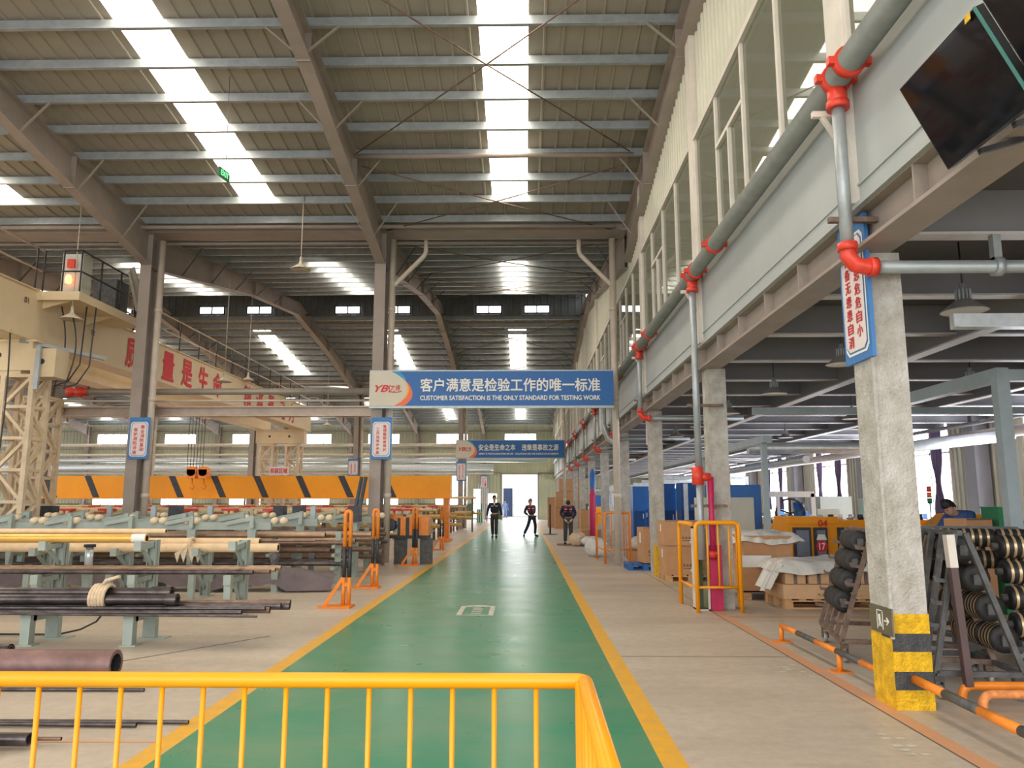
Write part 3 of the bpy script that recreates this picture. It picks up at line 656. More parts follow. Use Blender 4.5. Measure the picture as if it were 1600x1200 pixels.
# end trucks
for y, nm in ((16.9, 'near'), (38.6, 'far')):
    m = MB(); m.box(-13.6, -11.15, y, y + 0.55, 4.45, 5.1); m.box(-13.7, -11.05, y - 0.04, y + 0.59, 5.1, 5.15); m.box(-13.3, -12.7, y + .05, y + 0.5, 4.33, 4.45); m.box(-12.0, -11.4, y + .05, y + 0.5, 4.33, 4.45)
    t = m.build('end_truck', cream, r)
    for x in (-12.9, -11.9): mm = MB(); mm.tube([(x, y - 0.01, 4.8), (x, y + 0.02, 4.8)], 0.06, 12); mm.build('axle_hole', darkst, t)
m = MB(); m.box(-11.15, -10.6, 16.9, 17.4, 4.3, 4.95); m.build('junction_box', cream, r)
m = MB(); m.tube([(-10.9, 16.88, 4.65), (-10.9, 16.9, 4.65)], 0.06, 12); m.build('hole', darkst, r)
m = MB(); m.box(-11.0, -10.9, 16.8, 16.86, 4.0, 5.0); m.bar((-11.4, 16.82, 5.12), (-10.2, 18.2, 4.95), 0.12, 0.08); m.build('cable_bracket', galv, r)
# lattice legs
def lattice(x0, x1, y0, y1, z0, z1, n):
    m = MB(); t = 0.11
    for x in (x0, x1):
        for y in (y0, y1): m.box(x - t / 2, x + t / 2, y - t / 2, y + t / 2, z0, z1)
    dz = (z1 - z0) / n
    for k in range(n):
        z = z0 + k * dz; a, c = (x0, x1) if k % 2 else (x1, x0); d, e_ = (y0, y1) if k % 2 else (y1, y0)
        for y in (y0, y1): m.bar((a, y, z), (c, y, z + dz), 0.07); m.bar((x0, y, z + dz), (x1, y, z + dz), 0.07)
        for x in (x0, x1): m.bar((x, d, z), (x, e_, z + dz), 0.07, upv=(1, 0, 0)); m.bar((x, y0, z + dz), (x, y1, z + dz), 0.07)
    return m
for x0, x1, y0, y1, zt in ((-13.4, -12.6, 16.8, 17.5, 4.33), (-11.75, -11.1, 16.95, 17.5, 4.33), (-12.5, -11.92, 18.8, 19.4, 4.1), (-13.3, -12.7, 38.5, 39.2, 4.33), (-12.0, -11.4, 38.5, 39.2, 4.33)):
    m = lattice(x0, x1, y0, y1, 0.1, zt, 6); m.build('lattice_leg', cream2, r)
# walkway rails on top
m = MB()
for z in (6.85, 7.35): m.tube([(GX - 0.1, 20.2, z), (GX - 0.1, 39.9, z)], 0.022, 6); m.tube([(GX - 0.1, 7.0, z), (GX - 0.1, 17.2, z)], 0.022, 6)
m.build('top_rail', pvc, r)
for y in [8 + 1.5 * k for k in range(22)]:
    if 17.3 < y < 20: continue
    m = MB(); m.tube([(GX - 0.1, y, 6.3), (GX - 0.1, y, 7.35)], 0.022, 6); m.build('rail_post', darkst, r)
# control platform
m = MB(); m.box(GX, GX + 0.95, 17.0, 20.2, 6.18, 6.26); m.box(GX, GX + 0.97, 16.97, 17.0, 6.1, 6.3); m.box(GX + 0.92, GX + 0.97, 17, 20.2, 6.1, 6.3)
m.prism([(GX, 6.18), (GX + 0.8, 6.18), (GX, 5.95)], 'y', 17.2, 17.25); m.prism([(GX, 6.18), (GX + 0.8, 6.18), (GX, 5.95)], 'y', 18.9, 18.95); m.build('platform', cream, r)
m = MB(); xs_ = GX + 0.92
for x, y in ((GX + .05, 17.05), (xs_, 17.05), (xs_, 17.9), (xs_, 18.8), (xs_, 19.6), (xs_, 20.15), (GX + .5, 17.05)): m.tube([(x, y, 6.26), (x, y, 7.3)], 0.022, 6)
for z in (6.8, 7.3): m.tube([(GX + .05, 17.05, z), (xs_, 17.05, z), (xs_, 20.15, z)], 0.022, 6)
m.build('platform_rail', darkst, r)
c_ = boxb('control_cabinet', GX + 0.12, GX + 0.62, 17.6, 18.0, 6.26, 7.4, greyc, r)
m = MB(); m.lathe([(0, 0), (0.07, 0), (0.08, 0.1), (0.05, 0.2), (0, 0.22)], (GX + 0.36, 17.5, 6.65), 12); m.build('warning_light', EM('amber_glow', (1, 0.2, 0.05), 2.5), c_)
m = MB(); m.box(GX + 0.28, GX + 0.46, 17.52, 17.6, 7.05, 7.25); m.build('red_switch', redm, c_)
boxb('dark_cabinet', GX + 0.1, GX + 0.7, 19.0, 19.6, 6.26, 7.2, rackm, r)
# hoist cables + hook block
for k in range(6): m = MB(); m.tube([(-12.35 - 0.12 * k, 29.4, 2.8), (-12.35 - 0.12 * k, 29.4, 5.2)], 0.012, 5); m.build('hoist_cable', darkst, r)
for k in range(2):
    m = MB(); x = -12.75 + 0.45 * k; m.box(x - 0.16, x + 0.16, 29.3, 29.6, 2.4, 2.75); m.tube([(x, 29.3, 2.68), (x, 29.6, 2.68)], 0.19, 14); m.tube([(x, 29.45, 2.4), (x, 29.45, 2.2), (x + 0.1, 29.45, 2.1), (x + 0.02, 29.45, 2.0), (x - 0.09, 29.45, 2.08)], 0.03, 8); m.build('hook_block', orange2, r)
# dangling cables near the truck
for k, (x, y, zt, zb, sag) in enumerate(((-11.0, 17.6, 6.1, 4.2, 0.4), (-10.6, 17.3, 6.0, 4.1, 0.5), (-11.3, 16.2, 6.3, 1.1, 0.35))):
    m = MB(); m.tube([(x + sag * 0.4 * sin(t / 10 * pi), y, zt + (zb - zt) * t / 10) for t in range(11)] + ([(x + 0.3, y, zb + 0.1), (x + 0.55, y, zb + 0.5), (x + 0.6, y, zt)] if k < 2 else []), 0.018, 6); m.build('dangling_cable', darkst, r)
m = MB(); m.grid(lambda u, v: (GX + 0.99 + 0.12 * v + 0.04 * sin(9 * u), 18.95 + (0.25 + 0.45 * v) * u + 0.3 * v, 7.36 - 0.95 * v + 0.25 * u * (1 - v)), 12, 16)
tag(m.build('tarp_sheet', M('tarp_pale', (0.55, 0.5, 0.42), 0.8)), 'pale crumpled tarp draped over the crane walkway rail', 'tarp')

# pipes that cross the left bays
for z, rr_, mt, wd in ((4.34, 0.085, pvc, 'thick grey-brown overhead pipe'), (4.10, 0.03, pvc, 'thin cream overhead conduit')):
    m = MB(); m.tube([(-11.85 if rr_ > .05 else -13, 19.6, z), (-3.9, 19.6, z)], rr_, 14); tag(m.build('overhead_pipe', M('pipe_' + wd[:5], (0.34, 0.30, 0.25), 0.45, 0.2) if rr_ > .05 else mt), wd + ' crossing the left bays behind the steel columns', 'pipe')
r = empty('pipe_coupling', (-11.6, 19.6, 4.34), 'row of red couplings at the left end of the overhead pipe', 'coupling')
m = MB(); m.lathe([(0.09, -0.3), (0.13, -0.28), (0.13, -0.14), (0.1, -0.12), (0.1, -0.05), (0.14, -0.03), (0.14, 0.1), (0.1, 0.12), (0.12, 0.2), (0.09, 0.25)], (0, 0, 0), 14); m.build('red_coupling', redm, r, rot=(0, R(90), 0))
m = MB(); m.box(-13.5, -3.9, 19.5, 19.62, 3.72, 3.90); m.box(-13.5, -3.9, 19.4, 19.72, 3.90, 3.94); m.box(-13.5, -3.9, 19.4, 19.72, 3.68, 3.72)
tag(m.build('runway_beam', M('runway_brown', (0.42, 0.33, 0.26), 0.35, 0.1)), 'brown cross beam below the overhead pipes with a shiny upper face', 'beam')

# ================================================================ ORANGE GANTRY BEAM
r = empty('gantry_beam', (0, 0, 0), 'long orange gantry beam with slanting black stripes across the left hall', 'crane')
BX0, BX1, BY, BZ0, BZ1 = -19.9, -2.88, 30.0, 1.69, 2.52
m = MB(); m.box(BX0, BX1, BY, BY + 0.7, BZ0, BZ1); m.box(BX0, BX1 + 0.02, BY - 0.06, BY + 0.76, BZ0 - 0.04, BZ0); m.build('beam_box', obeam, r)
for k in range(9):
    x = -18.9 + 1.66 * k
    m = MB(); m.face([(x, BY - 0.004, BZ1), (x + 0.26, BY - 0.004, BZ1), (x + 0.66, BY - 0.004, BZ0), (x + 0.40, BY - 0.004, BZ0)]); m.build('black_stripe', blackp, r)
for x in (-3.05, -19.6):
    m = MB(); m.box(x - 0.1, x + 0.1, BY + 0.1, BY + 0.3, 0.1, BZ0 - 0.04); m.box(x - 0.1, x + 0.1, BY + 0.45, BY + 0.65, 0.1, BZ0 - 0.04); m.box(x - 0.15, x + 0.15, BY - 0.5, BY + 1.2, 0, 0.12); m.build('gantry_leg', orange2, r)

# ================================================================ DUCTS ON THE FAR SIDE
for i, (y, z, rr_, x0, x1, wd) in enumerate(((66, 6.4, 0.12, XL, -2.6, 'highest pale'), (66, 5.55, 0.10, XL, -2.6, 'second pale'), (66.3, 5.1, 0.2, XL, 2.0, 'silver insulated'), (66, 4.45, 0.28, XL, -2.7, 'thick silver'), (66.2, 4.0, 0.1, XL, -2.7, 'lowest thin'))):
    m = MB(); m.tube([(x0, y, z), (x1, y, z)], rr_, 12)
    tag(m.build('long_duct', galv2 if i in (2, 3) else pvc), '%s duct running along the far wall' % wd, 'duct')

# ================================================================ FIRE MAIN AND DROPS (right wall)
r = empty('fire_main', (2.5, 0, 4.85), 'long grey fire pipe with red clamps along the upper right wall', 'pipe')
fm = M('fire_pipe', (0.20, 0.21, 0.19), 0.45, 0.2, 0.1, 6)
m = MB(); m.tube([(0, 1.0, 0), (0, 66, 0)], 0.1, 20); m.build('pipe', fm, r)
def clamp(parent, y, mat=redm):
    m = MB(); m.tube([(0, y - 0.035, 0), (0, y + 0.035, 0)], 0.122, 20); m.box(-0.165, -0.11, y - 0.03, y + 0.03, -0.03, 0.03); m.box(0.11, 0.165, y - 0.03, y + 0.03, -0.03, 0.03); m.build('red_clamp', mat, parent)
for i, y in enumerate(CY[:9]):
    clamp(r, y - 0.45); clamp(r, y - 0.2)
    if i: clamp(r, y - 1.6)
    m = MB(); m.tube([(0, y - 0.2, -0.09), (0, y - 0.2, -0.24)], 0.075, 14); m.tube([(0, y - 0.2, -0.2), (0, y - 0.2, -0.26)], 0.088, 14); m.build('tee', redm, r)
    m = MB(); m.bar((0.16, y + 0.0, -0.2), (-0.13, y + 0.0, -0.2), 0.04, 0.05); m.bar((-0.05, y, -0.22), (0.14, y, -0.55), 0.035, 0.035); m.build('wall_bracket', trimw, r)
for i, y in enumerate(CY[:8]):
    zb = 3.45 if i != 1 else 1.95
    d = empty('drop_pipe', (2.5, y - 0.2, 0), 'galvanised fire drop pipe beside the %s concrete column' % cw[i], 'pipe', 'galvanised fire drop pipes')
    m = MB(); m.tube([(0, 0, zb), (0, 0, 4.6)], 0.05, 14); m.build('pipe', galv, d)
    if i == 1:
        m = MB(); m.tube([(0, 0, 1.9), (0, 0, 0.7)], 0.05, 14); m.build('lower_pipe', galv, d)
        m = MB(); m.tube([(-0.02, 0, 1.75), (-0.02, 0, 2.0)], 0.085, 14); m.tube([(-0.02, 0, 1.86), (0.16, 0, 1.86)], 0.06, 12); m.build('red_valve', redm, d)
        m = MB(); m.tube([(0.16, 0, 1.86), (0.16, 0, 0.7)], 0.045, 12); m.build('crimson_riser', magenta, d)
        for z in (2.9, 1.45): m = MB(); m.bar((-0.12, 0.06, z), (0.4, 0.06, z), 0.05, 0.04); m.build('bracket', rackr, d)
    else:
        m = MB(); m.tube([(0, 0, 3.47), (0, 0, 3.38), (0.05, 0, 3.31), (0.14, 0, 3.29), (0.2, 0, 3.29)], 0.062, 14); m.tube([(0, 0, 3.42), (0, 0, 3.48)], 0.075, 14); m.tube([(0.15, 0, 3.29), (0.21, 0, 3.29)], 0.075, 14); m.build('red_elbow', redm, d)
        m = MB(); m.tube([(0.2, 0, 3.29), (2.2 if i else 4.2, 0, 3.29)], 0.05, 14); m.build('branch_pipe', galv, d)
        m = MB(); m.bar((-0.12, 0.03, 3.68), (0.32, 0.03, 3.68), 0.05, 0.04); m.build('bracket', rackr, d)
        if i == 0: m = MB(); m.box(1.1, 1.16, -0.03, 0.03, 3.34, 3.56); m.tube([(1.1, 0, 3.29), (1.16, 0, 3.29)], 0.075, 12); m.build('pipe_hanger', galv, d)
# white S-shaped duct beyond the fourth column
m = MB(); m.tube([(2.45, 24, 4.9), (2.45, 24, 3.9), (2.6, 24, 3.5), (2.9, 24, 3.3), (2.95, 24, 2.9)], 0.11, 14); tag(m.build('curved_duct', galv2), 'shiny curved duct bending down beyond the fourth concrete column', 'duct')

# ================================================================ HANGING SCREENS (top right)
for k, (ya, yb) in enumerate(((3.46, 4.22), (2.62, 3.40))):
    r = empty('hanging_screen', (2.2, (ya + yb) / 2, 3.37), ['black flat screen tilted downward, left one hanging under the mezzanine edge', 'black flat screen at the top right corner, nearer the camera'][k], 'screen', 'tilted screens under the mezzanine edge')
    t = Vector((-0.24, 0, 0.5)); n = Vector((-0.5, 0, -0.24)).normalized(); hw = (yb - ya) / 2; o = Vector((0.24, 0, 0.02))
    m = MB(); q = [o + Vector((0, -hw, 0)), o + Vector((0, hw, 0)), o + t + Vector((0, hw, 0)), o + t + Vector((0, -hw, 0))]; b2 = [p - n * 0.05 for p in q]
    m.face(q[::-1]); m.face(b2)
    for i in range(4): m.face([q[i], q[(i + 1) % 4], b2[(i + 1) % 4], b2[i]])
    m.build('screen_case', tvb, r)
    m = MB(); c = sum(q, Vector()) / 4; m.face([c + (p - c) * 0.975 + n * 0.003 for p in q[::-1]]); m.build('screen_face', tvm, r)
    m = MB(); e0 = q[0] + n * 0.004; e1 = q[3] + n * 0.004; m.bar(e0, e1, 0.012, 0.012); m.build('edge_strip', tealm, r)
    m = MB()
    for dy in (-0.15, 0.15): m.bar(b2[0] + Vector((0.0, hw + dy, -0.02)), (0.62, dy, 0.12), 0.03); m.bar(o + t * 0.6 - n * 0.05 + Vector((0, dy, 0)), (0.5, dy, 0.3), 0.03)
    m.build('mount_bracket', darkst, r)
    if k == 0: m = MB(); m.box(0.42, 0.5, -0.2, -0.12, -0.02, 0.04); m.build('red_knob', redm, r); m = MB(); m.face([q[3] + n * .006 + Vector((0, 0.03, -0.04)), q[3] + n * .006 + Vector((0, 0.08, -0.04)), q[3] + n * .006 + Vector((0, 0.08, 0)), q[3] + n * .006 + Vector((0, 0.03, 0))][::-1]); m.build('yellow_sticker', ylw, r)

# ================================================================ LAMPS
def bell_lamp(x, y, z, ztop, words, grey=False, s_=1.0, group='bell lamps hanging from the roof'):
    r = empty('pendant_lamp', (x, y, z), words, 'lamp', group)
    a = lampg if grey else lampm
    m = MB()
    if grey: m.lathe([(0.04, 0.16), (0.06, 0.11), (0.2, 0.0), (0.205, -0.005), (0.2, -0.008), (0.06, 0.1)], (0, 0, 0), 24)
    else: m.lathe([(0.035, 0.2), (0.06, 0.13), (0.1, 0.1), (0.2, 0.035), (0.24, 0.0), (0.235, -0.01), (0.1, 0.07)], (0, 0, 0), 20)
    m.build('lamp_shade', a, r)
    if grey:
        m = MB(); m.lathe([(0.0, 0.003), (0.195, -0.004)], (0, 0, 0), 24); m.build('diffuser', lampin, r)
        m = MB()
        for k in range(12): t = 2 * pi * k / 12; m.box(0.06 * cos(t) - 0.006, 0.06 * cos(t) + 0.006, 0.06 * sin(t) - 0.006, 0.06 * sin(t) + 0.006, 0.1, 0.2)
        m.lathe([(0.05, 0.1), (0.05, 0.2), (0.025, 0.22), (0.03, 0.26), (0, 0.27)], (0, 0, 0), 12); m.build('heat_sink', galv, r)
    else: m = MB(); m.lathe([(0.03, 0.18), (0.04, 0.22), (0.03, 0.3), (0, 0.32)], (0, 0, 0), 10); m.build('lamp_neck', a, r)
    m = MB(); m.tube([(0, 0, 0.26), (0, 0, ztop - z)], 0.013 if not grey else 0.009, 6); m.build('hanging_rod', pvc if not grey else darkst, r); r.scale = (s_, s_, 1); return r
bell_lamp(-5.27, 17.4, 6.93, 8.75, 'cream bell lamp hanging on a long rod left of the aisle')
bell_lamp(-10.5, 17.2, 5.7, 8.7, 'cream bell lamp hanging in front of the crane girder')
for i, (px, Y, z) in enumerate(((342, 24, 5.3), (380, 30, 6.3), (316, 36, 5.4), (509, 41, 5.6), (92, 60, 7.7), (128, 60, 7.5), (699, 62, 8.0))):
    bell_lamp((px - 820) / 1200 * Y, Y, z, rz(Y), 'small distant cream bell lamp, %s of those deeper in the hall' % ORD[i])
for i, y in enumerate((6.95, 9.7, 12.4, 15.2, 17.9, 20.6, 23.3)):
    bell_lamp(4.05, y, 3.24, 3.9, 'grey finned bell lamp under the mezzanine, %s from the camera' % ORD[i], True, 1.0, 'grey lamps under the mezzanine')
for i, y in enumerate((11.5, 16.2, 21)): bell_lamp(6.7 + 0.2 * i, y, 3.24, 3.9, 'grey finned bell lamp in the inner mezzanine row, %s from the camera' % ORD[i], True, 1.0, 'grey lamps under the mezzanine')
# exit sign
r = empty('exit_sign', (-5.4, 13.0, 7.25), 'small green exit sign hanging on a thin wire below the roof', 'sign')
r.rotation_euler = (0, 0, R(80)); r.scale = (0.8, 0.8, 1); boxb('sign_case', -0.2, 0.2, -0.02, 0.02, 0, 0.17, greenm, r); text('lettering', 'EXIT', EM('sign_green', (0.1, 1, 0.3), 0.8), r, (0, -0.025, 0.085), w=0.3, h=0.1, bold=0.02)
m = MB(); m.tube([(0, 0, 0.17), (0.05, 0, 0.35), (0.0, 0, 2.0)], 0.006, 5); m.build('wire', darkst, r)

# ================================================================ FRONT RAILING
def tubepath(pts, rad, r=0.1, n=6):
    """round the corners of a polyline"""
    P = [Vector(p) for p in pts]; out = [P[0]]
    for a, b_, c in zip(P, P[1:], P[2:]):
        d0 = (a - b_).normalized(); d1 = (c - b_).normalized()
        for k in range(n + 1):
            t = k / n; out.append((b_ + d0 * r) * (1 - t) ** 2 + b_ * 2 * t * (1 - t) + (b_ + d1 * r) * t ** 2)
    return out + [P[-1]]
r = empty('guard_railing', (0, 2.62, 0), 'glossy orange steel railing in the foreground turning toward the camera', 'railing')
m = MB(); m.tube(tubepath([(-3.2, 0, 0.925), (0.195, 0, 0.925), (0.17, -1.9, 0.925)], 0, 0.035), 0.0245, 18); m.build('top_rail', orange, r)
for k in range(23):
    x = 0.035 - 0.136 * k; m = MB(); m.tube([(x, 0, 0.12), (x, 0, 0.925)], 0.0085, 10); m.build('baluster', orange, r)
m = MB(); m.tube([(0.185, -0.02, 0), (0.185, -0.02, 0.93)], 0.0245, 18); m.tube([(0.2, -0.08, 0), (0.192, -0.08, 0.9)], 0.02, 14); m.build('corner_post', orange, r)
m = MB(); m.tube([(-3.2, 0, 0.12), (0.185, 0, 0.12)], 0.014, 10); m.tube([(0.185, 0, 0.12), (0.17, -1.9, 0.12)], 0.014, 10); m.build('bottom_rail', orange, r)
for k in range(12): y = -0.2 - 0.136 * k; m = MB(); m.tube([(0.183, y, 0.12), (0.183, y, 0.925)], 0.0085, 10); m.build('baluster', orange, r)
for x, y in ((-1.9, 0), (-3.2, 0), (0.17, -1.9)): m = MB(); m.tube([(x, y, 0), (x, y, 0.92)], 0.02, 14); m.build('railing_post', orange, r)

# ================================================================ MARKER POSTS BY THE AISLE
for i, (x, y, wd) in enumerate(((-2.6, 11.45, 'nearest on the left of the aisle'), (-2.68, 14.0, 'second on the left of the aisle'), (-2.66, 18.9, 'standing by the motor unit'), (-2.66, 25.0, 'beyond the motor unit'))):
    r = empty('marker_post', (x, y, 0), 'orange and black looped tube marker post, %s' % wd, 'post', 'striped marker posts along the aisle')
    for (z0, z1, mt, nm) in ((0.02, 0.42, orange2, 'lower_tube'), (0.42, 0.86, blackp, 'black_band')):
        m = MB()
        for dx in (-0.04, 0.04): m.tube([(dx, 0, z0), (dx, 0, z1)], 0.03, 12)
        m.build(nm, mt, r)
    m = MB(); m.tube([(-0.04, 0, 0.86), (-0.04, 0, 1.33)] + [(-0.04 * cos(t), 0, 1.33 + 0.04 * sin(t)) for t in (0.5, 1.0, 1.57, 2.1, 2.6)] + [(0.04, 0, 1.33), (0.04, 0, 0.86)], 0.03, 12); m.build('upper_loop', orange2, r)
    m = MB(); m.bar((-0.3, -0.02, 0.03), (-0.05, 0, 0.42), 0.05); m.bar((-0.02, 0, 0.3), (0.02, 0, 0.34), 0.05); m.build('brace', orange2, r)
    m = MB(); m.prism([(-0.38, -0.16), (0.1, -0.2), (0.1, 0.16), (-0.22, 0.14)], 'z', 0, 0.03); m.build('base_plate', orange2, r)

# ================================================================ PIPE STANDS AND PIPES (left)
def stand(name, x, parts, y, label, group):
    r = empty(name, (x, y, 0), label, 'stand', group)
    for nm, fn in parts: m = MB(); fn(m); m.build(nm, greyg, r)
    return r
def low_stand():
    return [('front_leg', lambda m: (m.box(-0.05, 0.05, -0.05, 0.05, 0.01, 0.36), m.box(-0.055, 0.055, -0.055, 0.055, 0.24, 0.36))),
            ('rear_leg', lambda m: m.box(-0.07, 0.07, 0.42, 0.5, 0.01, 0.34)), ('cross_arm', lambda m: m.bar((0.02, 0, 0.28), (0.02, 0.45, 0.26), 0.07, 0.06)),
            ('foot_plate', lambda m: (m.box(-0.07, 0.1, -0.07, 0.07, 0, 0.012), m.box(-0.1, 0.2, 0.38, 0.56, 0, 0.012)))]
def tall_stand(h2=0.97):
    return [('post', lambda m: (m.box(-0.06, 0.06, 0, 0.012, 0.01, h2), m.box(-0.06, -0.05, -0.06, 0.08, 0.01, h2), m.box(0.05, 0.06, -0.06, 0.08, 0.01, h2))),
            ('lower_arm', lambda m: (m.bar((0, 0, 0.47), (0, -0.52, 0.45), 0.08, 0.07), m.box(-0.05, 0.05, -0.58, -0.5, 0.40, 0.53))),
            ('front_leg', lambda m: m.box(-0.045, 0.045, -0.56, -0.48, 0.01, 0.42)), ('upper_arm', lambda m: (m.bar((0, 0.02, h2 - 0.05), (0, -0.42, h2 - 0.09), 0.08, 0.07), m.box(-0.05, 0.05, -0.47, -0.4, h2 - 0.12, h2 - 0.0))),
            ('gusset', lambda m: (m.bar((0, 0, h2 - 0.35), (0, -0.3, h2 - 0.12), 0.03, 0.05), m.bar((0, -0.02, 0.12), (0, -0.35, 0.42), 0.03, 0.05))),
            ('foot_plate', lambda m: m.box(-0.1, 0.1, -0.06, 0.16, 0, 0.012))]
p0 = None
for i, x in enumerate((-4.2, -5.3, -6.4, -7.5)):
    stand('pipe_stand', x, low_stand(), 8.4, 'low grey-green pipe stand in the nearest row, %s from its aisle end' % ORD[i], 'low pipe stands')
for i, x in enumerate((-4.0, -5.3, -6.62, -7.95, -9.3)):
    stand('pipe_stand', x, tall_stand(), 11.1, 'tall two-armed grey-green pipe stand in the second row, %s from the aisle' % ORD[i], 'tall pipe stands')
for i, x in enumerate((-5.2, -6.5, -7.8, -9.1)):
    stand('pipe_stand', x, tall_stand(0.78), 12.75, 'grey-green stand under the cream wrapped pipes, %s from the aisle' % ORD[i], 'stands of the wrapped pipes')
for i, x in enumerate((-4.25, -5.35, -6.4, -7.5)):
    stand('pipe_stand', x, low_stand(), 13.35, 'low grey-green stand half under the dark cloth, %s from the aisle' % ORD[i], 'stands under the dark cloth')
def pipe(x0, x1, y, z, rr, mat, label, group=None, tip=None, dz=0.0, dy=0.0, hollow=True, cat='pipe', coup=None):
    r = D.objects.new('steel_pipe', None); col.objects.link(r); r.empty_display_size = 0.1; r.location = (x1, y, z); tag(r, label, cat, group)
    L = x0 - x1; m = MB(); m.tube([(L, dy, dz), (0, 0, 0)], rr, 12, caps=False)
    m.lathe_x = None
    n = 12; b = len(m.v)
    for q, rad in ((0, rr), (0, rr * 0.72), (-0.12, rr * 0.72)):
        for k in range(n): t = 2 * pi * k / n; m.v.append((q, rad * cos(t), rad * sin(t)))
    for i in range(2):
        for k in range(n): m.f.append((b + i * n + k, b + i * n + (k + 1) % n, b + (i + 1) * n + (k + 1) % n, b + (i + 1) * n + k)); m.mi.append(0 if i == 0 else 1); m.sm.append(False)
    m.f.append(tuple(b + 2 * n + k for k in range(n))); m.mi.append(1); m.sm.append(False)
    m.build('pipe_body', [mat, darkst], r)
    if tip: m = MB(); m.tube([(-0.2, 0, 0), (-0.005, 0, 0)], rr * 1.04, 12, caps=False); m.build('pipe_tip', tip, r)
    if coup: m = MB(); m.tube([(-coup, 0, 0), (-0.002, 0, 0)], rr * 1.25, 12, caps=False); m.build('pipe_coupling', mat, r)
    return r
GP1 = 'pipes on the nearest low stands'
pipe(-9, -3.82, 8.5, 0.535, 0.052, steelp, 'thick glossy black pipe on the nearest stands, rear one of two', coup=0.22)
pipe(-9, -3.70, 8.38, 0.475, 0.052, steelp, 'thick glossy black pipe on the nearest stands, front one of two', coup=0.12)
for i, (x1, y, z, rr, mt) in enumerate(((-2.56, 8.62, 0.42, 0.026, rustp), (-2.55, 8.56, 0.385, 0.03, steelp), (-2.62, 8.48, 0.40, 0.026, steelp), (-2.60, 8.7, 0.385, 0.026, steelp), (-2.72, 8.42, 0.365, 0.028, rustp), (-2.75, 8.35, 0.39, 0.024, steelp), (-2.98, 8.3, 0.355, 0.026, steelp), (-2.9, 8.5, 0.345, 0.022, steelp), (-3.1, 8.6, 0.345, 0.022, steelp))):
    pipe(-9, x1, y, z, rr, mt, 'dark steel pipe in the bundle on the nearest low stands', GP1, coup=0.35 if i < 5 else None)
for i, (x1, y) in enumerate(((-2.78, 8.2), (-2.9, 8.25))): pipe(-9, x1, y, 0.33, 0.012, steelp, 'thin dark rod lying in front of the nearest pipe bundle', 'thin rods of the nearest bundle', dz=0.05)
def strap(x, y, z, rr, label, mat=rope, loc_y=0):
    m = MB()
    for k in range(5): m.tube([(x - 0.07 + 0.035 * k + 0.01 * sin(t), y + rr * cos(t), z + rr * 0.95 * sin(t)) for t in [2 * pi * q / 14 for q in range(15)]], 0.022, 6)
    m.tube([(x + 0.02, y - 0.03, z + rr), (x + 0.06, y - 0.05, z + rr + 0.05), (x + 0.14, y - 0.05, z + rr + 0.07), (x + 0.2, y - 0.04, z + rr + 0.09)], 0.02, 7)
    tag(m.build('lifting_strap', mat), label, 'strap')
strap(-4.55, 8.44, 0.5, 0.125, 'pale fabric strap tied around the two thick black pipes')
GP2 = 'tan pipes on the lower arms'
for i, (x1, dy, z, mt) in enumerate(((-3.4, 0, 0.60, copper), (-3.45, -0.09, 0.575, copper), (-3.5, -0.17, 0.56, rustp), (-3.7, -0.26, 0.56, steelp))):
    pipe(-11, x1, 11.0 + dy - 0.08, z, 0.032, mt, 'brown steel pipe on the lower arms of the second row', GP2)
pipe(-11, -5.42, 10.98, 1.045, 0.06, goldp, 'golden pipe with a white tip on the upper arms, rear one', tip=paper, coup=None)
pipe(-11, -5.28, 10.85, 1.005, 0.06, goldp, 'golden pipe with a white tip on the upper arms, front one', tip=paper)
pipe(-11, -5.05, 10.92, 1.10, 0.035, wrapm, 'pale thin pipe lying above the golden pipes')
r = empty('jack_cylinder', (-6.3, 11.25, 0), 'silver jack cylinder standing between the tall stands', 'jack')
m = MB(); m.tube([(0, 0, 0.6), (0, 0, 0.86)], 0.055, 16); m.build('cylinder', galv2, r)
m = MB(); m.tube([(0, 0, 0.86), (0, 0, 0.9)], 0.08, 14); m.build('cap', darkst, r); m = MB(); m.box(-0.05, 0.05, -0.05, 0.05, 0, 0.6); m.build('pedestal', greyg, r)
pipe(-12, -3.95, 12.5, 0.78, 0.07, wrapm, 'cream wrapped pipe, lower one of the pair in the third row', coup=None)
pipe(-12, -4.3, 12.64, 0.87, 0.06, wrapm, 'cream wrapped pipe, upper one of the pair in the third row')
pipe(-4.35, -3.4, 12.66, 0.885, 0.022, rustp, 'thin brown pipe sticking out of the cream wrapping')
r = empty('leather_wrap', (-5.35, 12.5, 0.82), 'tan cloth knot tied around the cream wrapped pipes', 'strap')
m = MB(); m.tube([(0.0, 0.09 * cos(t) * 1.3, 0.11 * sin(t)) for t in [2 * pi * q / 12 for q in range(13)]], 0.03, 6)
for a in (-0.16, -0.06, 0.07, 0.17): m.prism([(0, 0.02), (a - 0.05, -0.12), (a, -0.26), (a + 0.04, -0.12)], 'y', -0.14, -0.12)
m.build('cloth_knot', rope, r)
for i, (x1, z) in enumerate(((-4.0, 0.645),)): m = MB(); m.tube([(0, -0.09, 0), (0, 0.09, 0)], 0.06, 14); m.box(-0.04, 0.04, -0.05, 0.05, -0.16, 0); tag(m.build('black_end_roller', rackm, None, (-4.0, 12.5, 0.645)), 'dark roller at the end of the wrapped pipes', 'roller')
